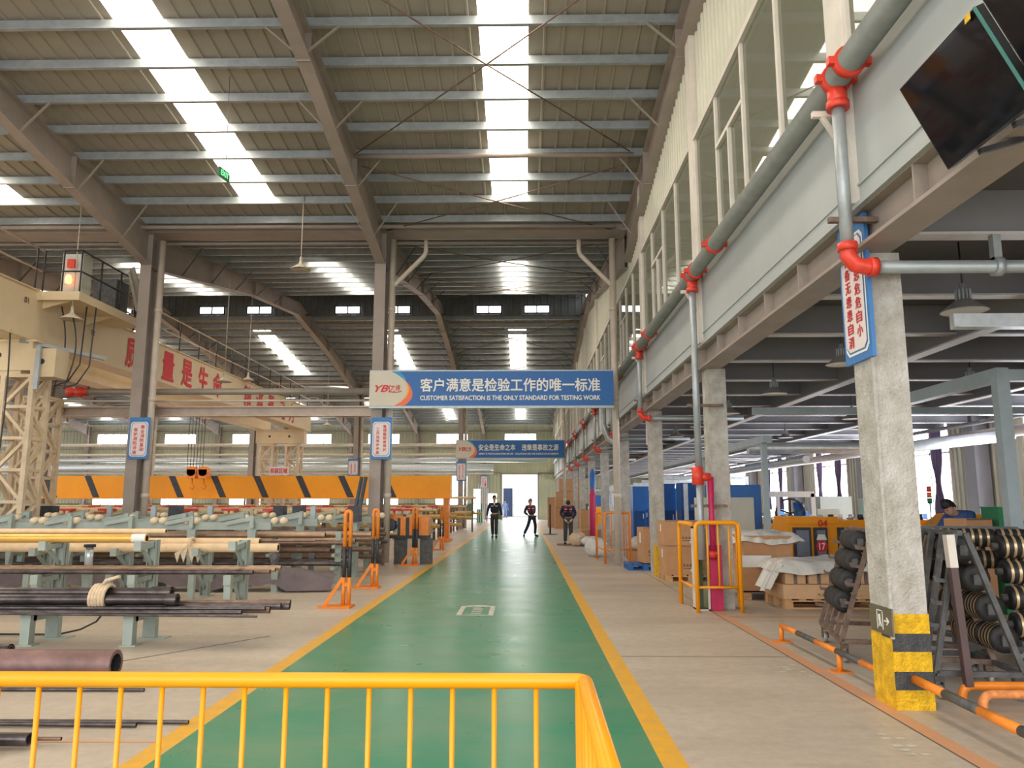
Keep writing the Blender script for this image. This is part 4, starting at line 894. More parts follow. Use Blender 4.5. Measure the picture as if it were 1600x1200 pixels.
# cloth cover
m = MB()
def cl(u, v):
    x = -10 + 6.7 * u; sag = 0.07 * abs(sin(u * 14)) + 0.02 * sin(u * 60); a = v * 2.5
    y = 13.25 + 0.55 * v; z = 0.36 - 0.03 * sin(u * 20) - (0.30 - sag * 1.2 + 0.02) * max(0, 1 - v / 0.35) ** 1.0 + 0.012 * sin(u * 90 + v * 8)
    if u > 0.86: z -= (u - 0.86) / 0.14 * 0.16 * (1 - 0.5 * v); x -= 0.0
    return (x, y + 0.04 * sin(u * 33), max(z, 0.03))
m.grid(cl, 120, 14); tag(m.build('dark_cloth_cover', cloth), 'dark grey cloth draped over low pipes beyond the second row', 'cloth')
GP3 = 'dark pipes stacked behind the cloth'
for i in range(30):
    y = 14.4 + (i % 11) * 0.4; z = [0.38, 0.6, 0.76, 0.9][i % 4]; pipe(-15, -2.78 - (i * 37 % 10) * 0.13 - (0.5 if i % 5 == 0 else 0), y, z, 0.035 + 0.012 * (i % 3), [steelp, rustp, copper][i % 3], 'dark steel pipe stacked on the racks beyond the cloth cover', GP3)
for i, y in enumerate((14.3, 15.6, 16.9)):
    for k in range(9):
        x = -3.5 - 1.2 * k
        rr_ = empty('pipe_stand', (x, y + 0.35, 0), 'grey-green stand of the stacked dark pipes, %s row, %s from the aisle' % (ORD[i], ORD[k]), 'stand', 'stands beyond the cloth')
        m = MB(); m.box(-0.05, 0.05, -0.04, 0.04, 0, 0.95); m.build('post', greyg, rr_)
        m = MB(); m.bar((0, 0.02, 0.33), (0, -0.45, 0.31), 0.06, 0.05); m.bar((0, 0.02, 0.56), (0, -0.4, 0.54), 0.06, 0.05); m.bar((0, 0.02, 0.72), (0, -0.4, 0.7), 0.06, 0.05); m.build('arm', greyg, rr_)

# roller conveyors
def conveyor(y, x1, n, z, step, label, mt=greyg, red=False, rollers=True):
    r = empty('roller_conveyor', (x1, y, 0), label, 'conveyor', 'roller conveyors across the left hall')
    L = n * step; m = MB(); m.box(-L, 0, -0.04, 0.04, z - 0.13, z); m.build('long_beam', mt, r)
    for k in range(n):
        x = -0.35 - step * k; m = MB(); m.prism([(x - 0.07, z - 0.13), (x + 0.09, z - 0.13), (x + 0.05, z - 0.45), (x + 0.02, z - 0.75), (x - 0.04, z - 0.75)], 'y', -0.05, 0.03); m.box(x - 0.04, x + 0.04, -0.03, 0.03, 0, z - 0.5); m.build('leg', mt, r)
        m = MB(); m.bar((x - 0.45, -0.1, z - 0.02), (x + 0.02, -0.12, z + 0.07), 0.05, 0.07); m.box(x, x + 0.07, -0.15, -0.05, z - 0.1, z + 0.12); m.build('sloped_arm', mt, r)
        if rollers:
            for dx in (0.42, 0.58):
                m = MB(); m.lathe([(0, -0.08), (0.055, -0.08), (0.065, -0.03), (0.065, 0.03), (0.055, 0.08), (0, 0.08)], (0, 0, 0), 12); m.build('roller', rollm, r, (x + dx - (0.5 if k % 2 else 0), -0.02, z + 0.03), (R(90), 0, 0))
        if red:
            m = MB(); m.box(x + 0.3, x + 0.7, -0.1, 0.1, z + 0.08, z + 0.14); m.box(x + 0.45, x + 0.52, -0.05, 0.05, z, z + 0.1); m.build('red_clamp', redm, r)
            m = MB(); m.box(x - 0.2, x + 0.1, 0.35, 0.5, z + 0.0, z + 0.07); m.box(x - 0.1, x - 0.04, 0.38, 0.46, z - 0.3, z); m.build('red_clamp', redm, r)
            m = MB(); m.box(x + 0.15, x + 0.3, 0.3, 0.45, z - 0.12, z + 0.06); m.build('pale_block', [paper, rackr, darkst][k % 3], r)
    return r
conveyor(14.1, -4.6, 8, 1.14, 1.1, 'grey-green roller conveyor in front of the steel columns, nearest one')
conveyor(15.4, -4.1, 9, 1.17, 1.15, 'grey-green roller conveyor in front of the steel columns, second one')
conveyor(17.0, -3.35, 10, 1.19, 1.2, 'grey-green roller conveyor in front of the steel columns, third one')
words6 = ['just beyond the near steel columns', 'second beyond the near steel columns', 'third beyond the near steel columns', 'just in front of the orange gantry beam', 'just behind the orange gantry beam', 'second behind the orange gantry beam', 'third behind the orange gantry beam']
creamtab = M('table_cream_green', (0.50, 0.48, 0.32), 0.55, 0, 0.1, 3)
for i, y in enumerate((20.6, 22.6, 25, 28, 32.5, 35, 38)):
    conveyor(y, -3.6 - 0.1 * i, 14, 1.2 - 0.02 * i + (0.12 if i > 3 else 0), 1.1, 'cream-green conveyor with red clamps, %s' % words6[i], creamtab, True, i < 3)
GP4 = 'cream pipes on the rear conveyors'
for i, (y, z, x1) in enumerate(((20.8, 1.28, -3.7), (22.8, 1.30, -3.5), (25.2, 1.26, -3.0), (28.3, 1.22, -3.2), (33, 1.35, -2.9), (36, 1.3, -2.7))):
    pipe(-22, x1, y, z, 0.05, wrapm, 'long cream pipe lying on a rear conveyor in the left hall', GP4)
pipe(-24, -2.5, 40, 1.74, 0.06, wrapm, 'long cream rail running below the orange gantry beam, nearly to the aisle')
GP5 = 'yellow bars ending beside the aisle'
for i, (y, z, x1) in enumerate(((26, 0.72, -2.95), (27.5, 1.0, -2.9), (29, 0.62, -3.1), (31.5, 0.95, -2.75), (33.5, 0.55, -2.7), (36.5, 0.97, -2.75), (39, 0.75, -2.65), (42, 0.97, -2.7), (46.5, 0.85, -2.55), (24.2, 0.5, -3.2))):
    pipe(x1 - 6, x1, y, z, 0.07, M('bar_yellow', (0.66, 0.42, 0.14), 0.5) if i == 0 else D.materials['bar_yellow'], 'yellowish long bar on racks ending beside the aisle', GP5)
for i, y in enumerate((24.5, 27, 30.2, 34, 37.5, 41, 45)):
    for k, x in enumerate((-3.7, -6.2)):
        r = empty('bar_rack', (x, y, 0), '%s rack post pair carrying yellow bars, %s from the camera' % (('brown', 'inner brown')[k], ORD[i]), 'rack', 'racks of the yellow bars')
        m = MB(); m.box(-0.05, 0.05, -0.6, -0.5, 0, 1.2); m.box(-0.05, 0.05, 1.5, 1.6, 0, 1.2); m.build('rack_post', rackr, r)
        m = MB(); [m.box(-0.04, 0.04, -0.6, 1.6, z, z + 0.05) for z in (0.35, 0.48, 0.65, 0.9)]; m.build('rack_arm', creamtab, r)
# loose pipes on the floor near the camera
pipe(-7, -3.50, 6.8, 0.135, 0.12, bigpipe, 'thick maroon pipe lying on the floor behind the railing')
pipe(-7, -3.35, 6.75, 0.03, 0.028, steelp, 'dark pipe lying just in front of the thick maroon pipe', 'dark floor pipes')
pipe(-7, -3.9, 6.6, 0.05, 0.045, steelp, 'thicker black pipe on the floor in front of the maroon pipe', coup=None)
for i, (x1, y, rr) in enumerate(((-2.95, 6.72, 0.022), (-3.1, 6.6, 0.016), (-3.05, 6.4, 0.014), (-3.6, 6.45, 0.018))): pipe(-7, x1, y, rr + 0.003, rr, [steelp, galv][i == 0], 'thin rod lying on the floor beside the maroon pipe', 'thin rods by the maroon pipe')
pipe(-7, -2.3, 5.5, 0.017, 0.014, steelp, 'longest thin rod on the floor, its tip near the yellow line'); pipe(-7, -2.62, 5.42, 0.018, 0.016, steelp, 'shorter thin rod beside the longest floor rod', dz=0.02)
pipe(-7, -4.55, 7.0, 0.2, 0.05, steelp, 'black pipe with a rounded coupling at the left edge', coup=0.3)
for i, (x1, y, z) in enumerate(((-3.05, 4.95, 0.06), (-3.16, 4.8, 0.05), (-3.2, 4.7, 0.04))): pipe(-6, x1, y, z, 0.04 - 0.006 * i, steelp, 'short dark round bar at the lower left corner of the floor, %s one' % ['rear', 'middle', 'front'][i], 'round bars at the lower left')
pipe(-4, -2.88, 5.0, 0.05, 0.012, rustp, 'thin brown rod sticking out of the dark round bars at lower left')
m = MB(); m.tube([(-7.5, 9.0, 0.02), (-5.3, 8.95, 0.02), (-5.1, 9.05, 0.06), (-4.95, 9.1, 0.14), (-4.85, 9.1, 0.27)], 0.012, 6); tag(m.build('floor_cable', darkst), 'black cable lying on the floor behind the nearest stands', 'cable')

# motor unit by the aisle
r = empty('motor_unit', (-2.86, 19.4, 0), 'orange and black motor unit on grey pedestals beside the aisle', 'machine')
for x in (-0.22, 0.42): boxb('pedestal', x - 0.14, x + 0.14, -0.15, 0.15, 0, 0.62, rackm, r)
boxb('machine_bed', -0.62, 0.5, -0.22, 0.22, 0.62, 0.7, darkst, r)
for k, x in enumerate((-0.2, 0.02, 0.26)): boxb('orange_cover', x, x + 0.13 + (0.1 if k == 2 else 0), -0.25, 0.25, 0.7, 1.15, orange2, r)
boxb('black_housing', -0.28, 0.42, -0.22, 0.22, 0.7, 1.12, blackp, r)
m = MB(); m.tube([(-0.48, -0.3, 0.95), (-0.48, 0.2, 0.95)], 0.16, 20); m.tube([(-0.5, -0.34, 0.95), (-0.5, -0.3, 0.95)], 0.11, 18); m.build('electric_motor', M('motor_navy', (0.03, 0.045, 0.08), 0.4), r)
m = MB(); m.prism([(-0.55, 1.12), (-0.2, 1.0), (-0.18, 1.15), (-0.45, 1.22)], 'y', -0.15, 0.15); m.build('belt_guard', orange2, r)
for k in range(2): m = MB(); m.tube([(-4.2 + 0.12 * k, 18.1, 0.0), (-3.9 + 0.1 * k, 18.45, 2.1)], 0.045, 10); tag(m.build('leaning_post', M('post_navy_%d' % k, (0.05, 0.08, 0.11), 0.4)), 'dark blue post leaning against the near aisle column, %s' % ['left one', 'right one'][k], 'post')
# glass partition posts by the far left window
for i in range(6):
    y = 50 + 2.6 * i; m = MB(); m.box(-0.03, 0.03, -0.03, 0.03, 0, 2.7); o = m.build('partition_post', galv2, None, (-3.0 - 0.0 * i, y, 0)); tag(o, 'slim metal partition post at the far left of the aisle', 'post', 'far partition posts')
o = boxb('green_bin', -3.6, -3.1, 58, 58.4, 0, 1.0, greenm); tag(o, 'small dark green bin near the far left of the aisle', 'bin')

for i, x in enumerate((-2.7, -8.5, -14.5, -20)): m = MB(); m.box(x - 0.04, x + 0.04, 39.96, 40.04, 0, 1.69); tag(m.build('rail_support', rackr), 'thin brown post carrying the long cream rail, %s from the aisle' % ORD[i], 'post')

for i, (x, y) in enumerate(((-5.3, 18.2), (-5.75, 18.2), (-11.2, 18.2), (-11.6, 18.2), (-3.55, 16.2), (-8.3, 18.4))):
    r = empty('drive_block', (x, y, 0), 'dark drive block among the conveyors, %s' % ['right of a pair near mid left', 'left of a pair near mid left', 'right of a far left pair', 'left of a far left pair', 'near the aisle column', 'standing alone'][i], 'machine')
    boxb('block', -0.12, 0.12, -0.15, 0.15, 1.1, 1.42, blackp, r); boxb('pedestal', -0.08, 0.08, -0.1, 0.1, 0, 1.1, greyg, r)
for i, (x, y) in enumerate(((-6.6, 16.2), (-4.35, 15.9), (-9.7, 18.0), (-7.7, 16.0))): tag(boxb('guide_post', x - 0.05, x + 0.05, y, y + 0.08, 0, 1.42, postblue), 'pale blue upright guide post between the conveyors, %s from the aisle' % ['second', 'nearest', 'farthest', 'third'][i], 'post')

# ================================================================ GUARDS AROUND COLUMNS (right)
def guard(x, y, w_, dpt, h, mt, label):
    r = empty('column_guard', (x, y, 0), label, 'guard', 'orange guards around the right-hand columns')
    m = MB(); m.tube(tubepath([(0, 0, 0), (0, 0, h), (w_, 0, h), (w_, 0, 0)], 0, 0.09), 0.03, 14); m.build('front_frame', mt, r)
    m = MB(); m.tube([(0, 0, 0.34), (w_, 0, 0.34)], 0.018, 10); m.build('lower_rail', mt, r)
    for k in range(1, 4): m = MB(); xx = w_ * k / 4 + 0.01; m.tube([(xx, 0, 0.34), (xx, 0, h)], 0.013, 10); m.build('bar', mt, r)
    m = MB(); m.tube(tubepath([(-0.04, 0.12, h - 0.02), (-0.04, dpt, h - 0.02), (-0.04, dpt, 0)], 0, 0.09), 0.03, 14); m.tube([(-0.04, dpt, 0.34), (-0.04, 0.1, 0.34)], 0.018, 10); m.build('side_frame', mt, r)
    m = MB(); m.tube(tubepath([(w_, 0.1, h - 0.02), (w_ , dpt, h - 0.02), (w_, dpt, 0)], 0, 0.09), 0.022, 12); m.build('right_frame', mt, r)
    for k in range(4): m = MB(); yy = 0.15 + (dpt - 0.2) * k / 3; m.tube([(w_, yy, 0.1), (w_, yy, h - 0.03)], 0.012, 8); m.build('side_bar', mt, r)
    return r
guard(2.38, 10.95, 0.6, 0.95, 1.22, orange, 'bright orange tube guard around the second concrete column')
guard(1.98, 19.4, 0.62, 1.8, 1.25, orange2, 'orange tube guard around the aisle steel column on the right')
# hydrant cabinet at the second column
r = empty('hydrant_cabinet', (2.42, 11.15, 0), 'fire cabinet with glass side and crimson board behind the orange guard', 'cabinet')
m = MB(); m.box(0, 0.03, 0, 0.3, 0, 1.15); m.box(0.15, 0.18, 0, 0.02, 0, 1.15); m.box(0, 0.18, 0, 0.3, 0.0, 0.02); m.box(0, 0.18, 0.0, 0.3, 1.13, 1.15); m.build('white_frame', trimw, r)
m = MB(); m.box(0.03, 0.15, 0.005, 0.012, 0.02, 1.13); m.build('glass_side', glassc, r)
m = MB(); m.box(0.03, 0.15, 0.28, 0.3, 0.02, 1.13); m.build('back_panel', greyc, r)
boxb('crimson_board', 0.19, 0.36, -0.02, 0.03, 0.01, 0.9, magenta, r)
m = MB(); m.lathe([(0, -0.05), (0.05, -0.04), (0.06, 0), (0.05, 0.04), (0, 0.05)], (0.22, -0.06, 0.78), 12); m.build('red_bell', redm, r)
# crimson/blue cylinders further away
for x, y, mt, wd in ((2.35, 27, magenta, 'crimson'), (2.62, 30, bluec, 'blue')):
    m = MB(); m.lathe([(0, 0), (0.11, 0), (0.11, 1.75 if wd == 'crimson' else 2.6), (0.05, 1.95 if wd == 'crimson' else 2.75), (0, 2.0 if wd == 'crimson' else 2.8)], (0, 0, 0), 14)
    tag(m.build('gas_cylinder', mt, None, (x, y, 0)), 'tall %s gas cylinder beside the far right columns' % wd, 'cylinder')

# ================================================================ CARTONS AND PALLETS
def pallet(x, y, w_, d_, label, mt=wood, rzz=0, name='wooden_pallet', group=None):
    r = empty(name, (x, y, 0), label, 'pallet', group, rzz)
    m = MB()
    for k in range(7): xx = k * (w_ - 0.1) / 6; m.box(xx, xx + 0.1, 0, d_, 0.118, 0.14)
    m.build('top_boards', mt, r)
    m = MB()
    for k in range(3):
        for j in range(3): xx = k * (w_ - 0.12) / 2; yy = j * (d_ - 0.12) / 2; m.box(xx, xx + 0.12, yy, yy + 0.12, 0.02, 0.1)
    for j in range(3): yy = j * (d_ - 0.12) / 2; m.box(0, w_, yy, yy + 0.12, 0.1, 0.118); m.box(0, w_, yy, yy + 0.12, 0, 0.02)
    m.build('blocks', mt, r); return r
def carton_box(x, y, z, w_, d_, h, label, mt=carton, rzz=0, marks=True, group=None):
    r = empty('carton', (x, y, z), label, 'box', group, rzz)
    boxb('carton_body', 0, w_, 0, d_, 0, h, mt, r)
    m = MB(); m.face([(w_ * 0.02, -0.002, h * 0.985), (w_ * 0.98, -0.002, h * 0.985), (w_ * 0.98, -0.002, h), (w_ * 0.02, -0.002, h)]); m.box(w_ / 2 - 0.002, w_ / 2 + 0.002, 0, d_, h, h + 0.001); m.build('flap_seam', rackr, r)
    if marks:
        m = MB(); m.face([(w_ * 0.5, -0.003, h * 0.1), (w_ * 0.5 + 0.1, -0.003, h * 0.1), (w_ * 0.5 + 0.1, -0.003, h * 0.1 + 0.07), (w_ * 0.5, -0.003, h * 0.1 + 0.07)]); m.face([(-0.003, d_ * 0.6, h * 0.55), (-0.003, d_ * 0.6 - 0.12, h * 0.55), (-0.003, d_ * 0.6 - 0.12, h * 0.85), (-0.003, d_ * 0.6, h * 0.85)]); m.build('paper_label', paper, r)
        m = MB()
        for k in range(5): m.face([(w_ * 0.35 + 0.06 * k, -0.003, h * 0.28), (w_ * 0.35 + 0.06 * k + 0.035, -0.003, h * 0.28), (w_ * 0.35 + 0.06 * k + 0.035, -0.003, h * 0.36), (w_ * 0.35 + 0.06 * k, -0.003, h * 0.36)])
        m.face([(w_ * 0.35, -0.003, h * 0.2), (w_ * 0.8, -0.003, h * 0.2), (w_ * 0.8, -0.003, h * 0.225), (w_ * 0.35, -0.003, h * 0.225)]); m.build('printed_marks', rackr, r)
    return r
pallet(2.68, 15.0, 0.95, 0.9, 'wooden pallet under the two large cartons left of the guard')
carton_box(2.7, 15.02, 0.142, 0.9, 0.85, 0.54, 'large lower carton with a paper label on the pallet behind the guard')
carton_box(2.68, 15.0, 0.684, 0.93, 0.87, 0.46, 'large upper carton with dark print stacked behind the guard')
# yellow/black crate guard & carton beside third column
r = empty('crate_stand', (2.66, 16.0, 0), 'yellow metal box stand with black openings at the third concrete column', 'stand')
boxb('frame', 0, 0.35, 0, 0.3, 0, 0.62, ylw, r)
for z in (0.1, 0.36): boxb('black_opening', 0.06, 0.31, -0.004, 0.0, z, z + 0.16, blackp, r)
carton_box(2.66, 17.6, 0.16, 0.3, 0.6, 0.78, 'tall brown carton leaning by the yellow stand', rzz=0.1)
pallet(2.3, 17.6, 0.8, 0.8, 'small blue plastic pallet left of the tall carton', bluec, name='plastic_pallet')
carton_box(2.68, 20.0, 0.0, 0.6, 0.6, 0.28, 'flat carton with white bags on it near the right steel column', marks=False)
def bag(x, y, z, sx, sy, sz, label, mt=plastic, group=None, seed=0):
    m = MB(); rnd = random.Random(seed); n = 22
    def fn(u, v):
        t = 2 * pi * u; p = pi * (v - 0.5); k = 1 + 0.10 * sin(5 * t + 3 * v + seed) + 0.06 * sin(11 * t + 9 * v)
        c_ = cos(p) ** 0.6 if cos(p) > 0 else 0
        return (sx * cos(t) * c_ * k, sy * sin(t) * c_ * k, sz * (0.5 + 0.5 * sin(p) * (1 + 0.15 * sin(7 * t))))
    m.grid(fn, n, 12); o = m.build('plastic_bag', mt, None, (x, y, z)); tag(o, label, 'bag', group); return o
bag(3.0, 20.3, 0.28, 0.3, 0.35, 0.34, 'white plastic bag heap on the flat carton near the right steel column', seed=1)
bag(1.85, 27.3, 0.0, 0.3, 0.3, 0.45, 'pale sack at the feet of the bowed worker, left one', rope, seed=2)
bag(2.25, 26.6, 0.05, 0.32, 0.25, 0.3, 'white sack beside the far guard', plastic, seed=3); bag(2.0, 22.0, 0, 0.3, 0.3, 0.5, 'pale fabric heap behind the orange guard frame', plastic, seed=4)
o = boxb('blue_bucket_crate', 2.0, 2.35, 26.9, 27.2, 0, 0.32, bluec); tag(o, 'small blue crate beside the pale sacks', 'crate')
for i, (x, y, z, w_, h) in enumerate(((1.75, 45, 0.2, 1.6, 1.0), (1.8, 45, 1.22, 1.5, 0.9), (2.0, 45, 2.14, 1.3, 0.7), (1.4, 47.5, 0.3, 0.8, 1.5), (2.4, 33.5, 0.1, 0.6, 1.1), (2.2, 30.3, 0.1, 0.9, 0.35))):
    carton_box(x, y, z if i not in (0, 3, 4, 5) else 0, w_, 0.9, h + (z if i in (0, 3, 4, 5) else 0), ['lowest large carton of the far right stack', 'middle carton of the far right stack', 'top carton of the far right stack', 'carton standing left of the far right stack', 'narrow carton behind the bowed worker', 'flat carton beside the far guard'][i], marks=False)
r = empty('sign_stand', (1.2, 37, 0), 'thin black sign stand on the right side of the aisle far away', 'stand')
m = MB(); m.tube([(0, 0, 0.03), (0, 0, 1.4)], 0.04, 8); m.lathe([(0, 0.03), (0.35, 0.02), (0.35, 0)], (0, 0, 0), 14); m.build('post', darkst, r)
# plastic wrapped load right of the guard
r = empty('covered_carton', (3.45, 12.4, 0), 'large carton half covered by clear plastic right of the guard', 'box')
boxb('carton_body', 0, 0.75, 0, 1.0, 0.16, 0.98, carton, r); boxb('lower_carton', -0.05, 0.8, -0.05, 1.0, 0.14, 0.5, carton, r)
boxb('tape_band', -0.06, 0.4, -0.06, -0.05, 0.5, 0.68, paper, r)
m = MB()
for x in (-0.05, 0.3, 0.65): m.box(x, x + 0.12, -0.05, 0.07, 0.0, 0.12); m.box(-0.05, 0.8, -0.06, 1, 0.12, 0.14)
m.build('pallet_feet', wood, r)
def drape(x0, x1, y0, y1, ztop, zfn, parent, seed=0, nm='plastic_sheet'):
    m = MB()
    def fn(u, v):
        x = x0 + (x1 - x0) * u; y = y0 + (y1 - y0) * v
        e_ = min(u, 1 - u) * (x1 - x0); d_ = v * (y1 - y0); fall = max(0, 0.16 - e_) / 0.16; ff = max(0, 0.14 - d_) / 0.14
        z = ztop + 0.03 * sin(7 * u + seed) * sin(6 * v + 2) + 0.008 * sin(23 * u + 17 * v) - zfn * max(fall ** 1.3, ff ** 1.3)
        return (x + 0.008 * sin(30 * v), y - 0.04 * ff + 0.012 * sin(36 * u) * ff, z)
    m.grid(fn, 60, 30); return m.build(nm, plastic, parent)
drape(-0.08, 0.95, -0.03, 1.1, 1.03, 0.16, r, 1)
pallet(3.7, 11.35, 1.35, 0.9, 'wooden pallet under the wrapped paper bundles right of the guard')
o = carton_box(3.68, 11.33, 0.142, 1.4, 0.92, 0.2, 'low cardboard tray on the pallet beneath the wrapped bundles', carton2)
for k in range(4):
    r = empty('paper_bundle', (3.74 + 0.335 * k, 11.4, 0.345), 'pale wrapped bundle on the cardboard tray, %s from the left' % ORD[k], 'bundle', 'wrapped bundles on the pallet')
    boxb('bundle_body', 0, 0.29, 0, 0.7, 0, 0.24, carton2, r); m = MB(); m.box(0.12, 0.17, -0.004, 0.7, 0.0, 0.244); m.build('dark_strap', rackr, r)
o = empty('plastic_cover', (3.62, 11.32, 0), 'clear crumpled plastic sheet over the wrapped bundles', 'plastic sheet'); drape(0, 1.6, 0, 1.0, 0.66, 0.15, o, 3)
m = MB(); m.grid(lambda u, v: (-0.13 + 0.2 * v + 0.03 * sin(20 * u), 0.02 + 0.7 * u, 0.6 - 0.36 * (1 - v) + 0.03 * sin(9 * u)), 16, 10); m.build('hanging_edge', plastic, o)

# ================================================================ REEL RACKS
def reel_rack(x, y, rzz, label, W=1.25, H=1.22, lean=0.33, mt=rackm, base=0.75):
    """A-frame trolley: length W along local y, leaning posts on the local -x side"""
    r = empty('reel_rack', (x, y, 0), label, 'rack', None, rzz)
    m = MB(); t = 0.04
    for xx in (0, base): m.bar((xx, 0, 0.2), (xx, W, 0.2), t)
    for yy in (0, W): m.bar((0, yy, 0.2), (base, yy, 0.2), t)
    m.bar((lean + 0.04, 0, H), (lean + 0.04, W, H), t); m.build('base_frame', mt, r)
    for k in range(5):
        yy = W * k / 4; m = MB(); m.bar((0, yy, 0.2), (lean, yy, H), t, upv=(0, 1, 0)); m.build('front_post', mt, r)
        if k in (0, 4): m = MB(); m.bar((base, yy, 0.2), (lean + 0.08, yy, H), t, upv=(0, 1, 0)); m.build('rear_post', mt, r)
    for xx in (0.03, base - 0.03):
        for yy in (0.05, W - 0.05):
            c = empty('caster', (xx, yy, 0)); c.parent = r
            m = MB(); m.tube([(-0.02, 0, 0.055), (0.02, 0, 0.055)], 0.055, 16); m.build('wheel', galv, c); m = MB(); m.box(-0.035, -0.025, -0.03, 0.03, 0.05, 0.14); m.box(0.025, 0.035, -0.03, 0.03, 0.05, 0.14); m.box(-0.035, 0.035, -0.035, 0.035, 0.13, 0.18); m.build('fork', mt, c)
    for j in range(5):
        z = 0.38 + 0.17 * j
        for yy in (0, W): m = MB(); xx = lean * (z - 0.2) / (H - 0.2); m.bar((xx, yy, z), (xx - 0.09, yy, z + 0.01), 0.015, 0.03); m.bar((xx - 0.09, yy, z), (xx - 0.1, yy, z + 0.04), 0.015, 0.02); m.build('hook', mt, r)
    return r
def roll(x, y, z, L, rad, rzz, label, group, bands=False, seg=3):
    r = empty('belt_roll', (x, y, z), label, 'roll', group, rzz)
    m = MB(); pr = []; n = 18
    per = L / seg
    pts, rads = [], []
    for k in range(seg):
        y0 = k * per
        for fy, fr in ((0.0, 0.55), (0.02, 0.97), (0.1, 1), (0.85, 1), (0.93, 0.97), (0.95, 0.6)): pts.append((0, y0 + fy * per, 0)); rads.append(rad * fr)
    m.tube(pts, rad, n, rads=rads); m.build('roll_body', rubber, r)
    m = MB(); m.tube([(0, -0.012, 0), (0, L + 0.03, 0)], rad * 0.32, 14); m.box(-0.035, 0.02, -0.025, -0.01, -0.05, 0.03); m.build('hub', rackm, r)
    if bands:
        m = MB()
        for k in range(seg):
            for q in range(4): y0 = k * per + per * (0.16 + 0.2 * q); m.tube([(0, y0, 0), (0, y0 + per * 0.07, 0)], rad * 1.012, n, caps=False)
        m.build('brass_bands', goldb, r)
    return r
GR = 'black rolls on the A-frame racks'
def fill(rx, ry, rzz, rows, W, wd, bands, rad=0.095, seg=3, H=1.22, lean=0.33, L=None, y0=0.03, off=-0.05):
    rw = ['top', 'second', 'third', 'fourth', 'bottom']
    for j in rows:
        z = H - 0.1 - 0.19 * j; xx = lean * (z - 0.2) / (H - 0.2) + off
        px = rx + xx * cos(rzz) - y0 * sin(rzz); py = ry + xx * sin(rzz) + y0 * cos(rzz)
        roll(px, py, z, L or W - 0.06, rad, rzz, '%s black roll %son the %s' % (rw[j], 'with brass bands ' if bands else '', wd), GR, bands, seg)
# rack A: left of the nearest column
A = (3.0, 7.62, R(-12)); reel_rack(*A, 'grey A-frame trolley with four black rolls left of the nearest column', W=1.2, mt=rackr)
fill(*A, range(4), 1.2, 'leftmost trolley', False, 0.105, 3, L=0.55, y0=0.1)
B_ = (3.14, 6.85, R(-14)); reel_rack(*B_, 'rusty A-frame trolley partly hidden behind the nearest column', W=0.7, mt=rackr)
fill(*B_, (1, 2, 3), 0.7, 'trolley hidden behind the nearest column', False, 0.1, 3, L=0.5)
# rack C: right of the column, end-on
C_ = (3.17, 6.25, R(-6)); reel_rack(*C_, 'dark A-frame trolley with a white painted post right of the nearest column', W=0.85, H=1.26, lean=0.22, base=0.64)
m = MB(); m.bar((3.34, 6.12, 0.13), (3.31, 6.17, 1.24), 0.055); o = m.build('rack_prop', M('brown_steel', (0.10, 0.06, 0.06), 0.5)); tag(o, 'upright brown steel prop with a white painted top at the dark trolley', 'post'); 
m = MB(); m.bar((3.317, 6.162, 1.0), (3.31, 6.17, 1.25), 0.062); m.build('white_top', trimw, o)
for j, (x, y, z) in enumerate(((3.52, 6.36, 1.13), (3.61, 6.36, 0.90), (3.70, 6.36, 0.67), (3.79, 6.36, 0.43))):
    roll(x, y, z, 0.7, 0.11, R(-4), '%s black roll seen end-on inside the dark trolley' % ['top', 'second', 'third', 'bottom'][j], GR, j > 1, 3)
# rack D/E: rows with brass bands to the right
D_ = (4.25, 7.0, R(62)); reel_rack(4.55, 7.2, R(65), 'dark A-frame trolley with brass-banded rolls at the right edge', W=1.25, H=1.25)
for j in range(4):
    roll(5.35 - 0.02 * j, 6.72 - 0.07 * j, 1.12 - 0.21 * j, 1.25, 0.1, R(80), '%s brass-banded black roll of the right-edge rack' % ['top', 'second', 'third', 'bottom'][j], 'brass-banded rolls at the right edge', True, 4)
for j in range(2):
    roll(4.72 + 0.02 * j, 7.35, 1.17 - 0.2 * j, 0.95, 0.085, R(72), '%s brass-banded roll behind the dark trolley' % ['top', 'second'][j], 'brass-banded rolls behind the trolley', True, 3)
reel_rack(4.0, 8.4, R(-60), 'dark A-frame trolley farther behind the nearest column', W=1.0)
# low kerb rails
def striped(pts, rad, n, label, posts, mats=(orange2, rackm), rot=0):
    P = [Vector(p) for p in pts]; r = empty('kerb_rail', tuple(P[0]), label, 'rail', 'low striped kerb rails'); d = P[1] - P[0]
    for k in range(n):
        m = MB(); m.tube([d * (k / n), d * ((k + 1) / n)], rad, 14); m.build('orange_section' if k % 2 == 0 else 'black_section', mats[k % 2], r)
    for t in posts:
        q = d * t; m = MB(); m.tube([q, q + Vector((0, 0, -P[0].z))], rad * 0.9, 12); m.box(q.x - 0.08, q.x + 0.1, q.y - 0.06, q.y + 0.06, -P[0].z, -P[0].z + 0.01); m.build('foot', mats[0], r)
    return r
striped([(2.8, 8.75, 0.17), (2.83, 6.3, 0.17)], 0.027, 5, 'low striped kerb rail running up to the nearest column from behind', (0, 0.62))
striped([(2.85, 5.93, 0.22), (2.85, 3.9, 0.19)], 0.032, 5, 'low striped kerb rail leaving the nearest column toward the camera', (0.75,))
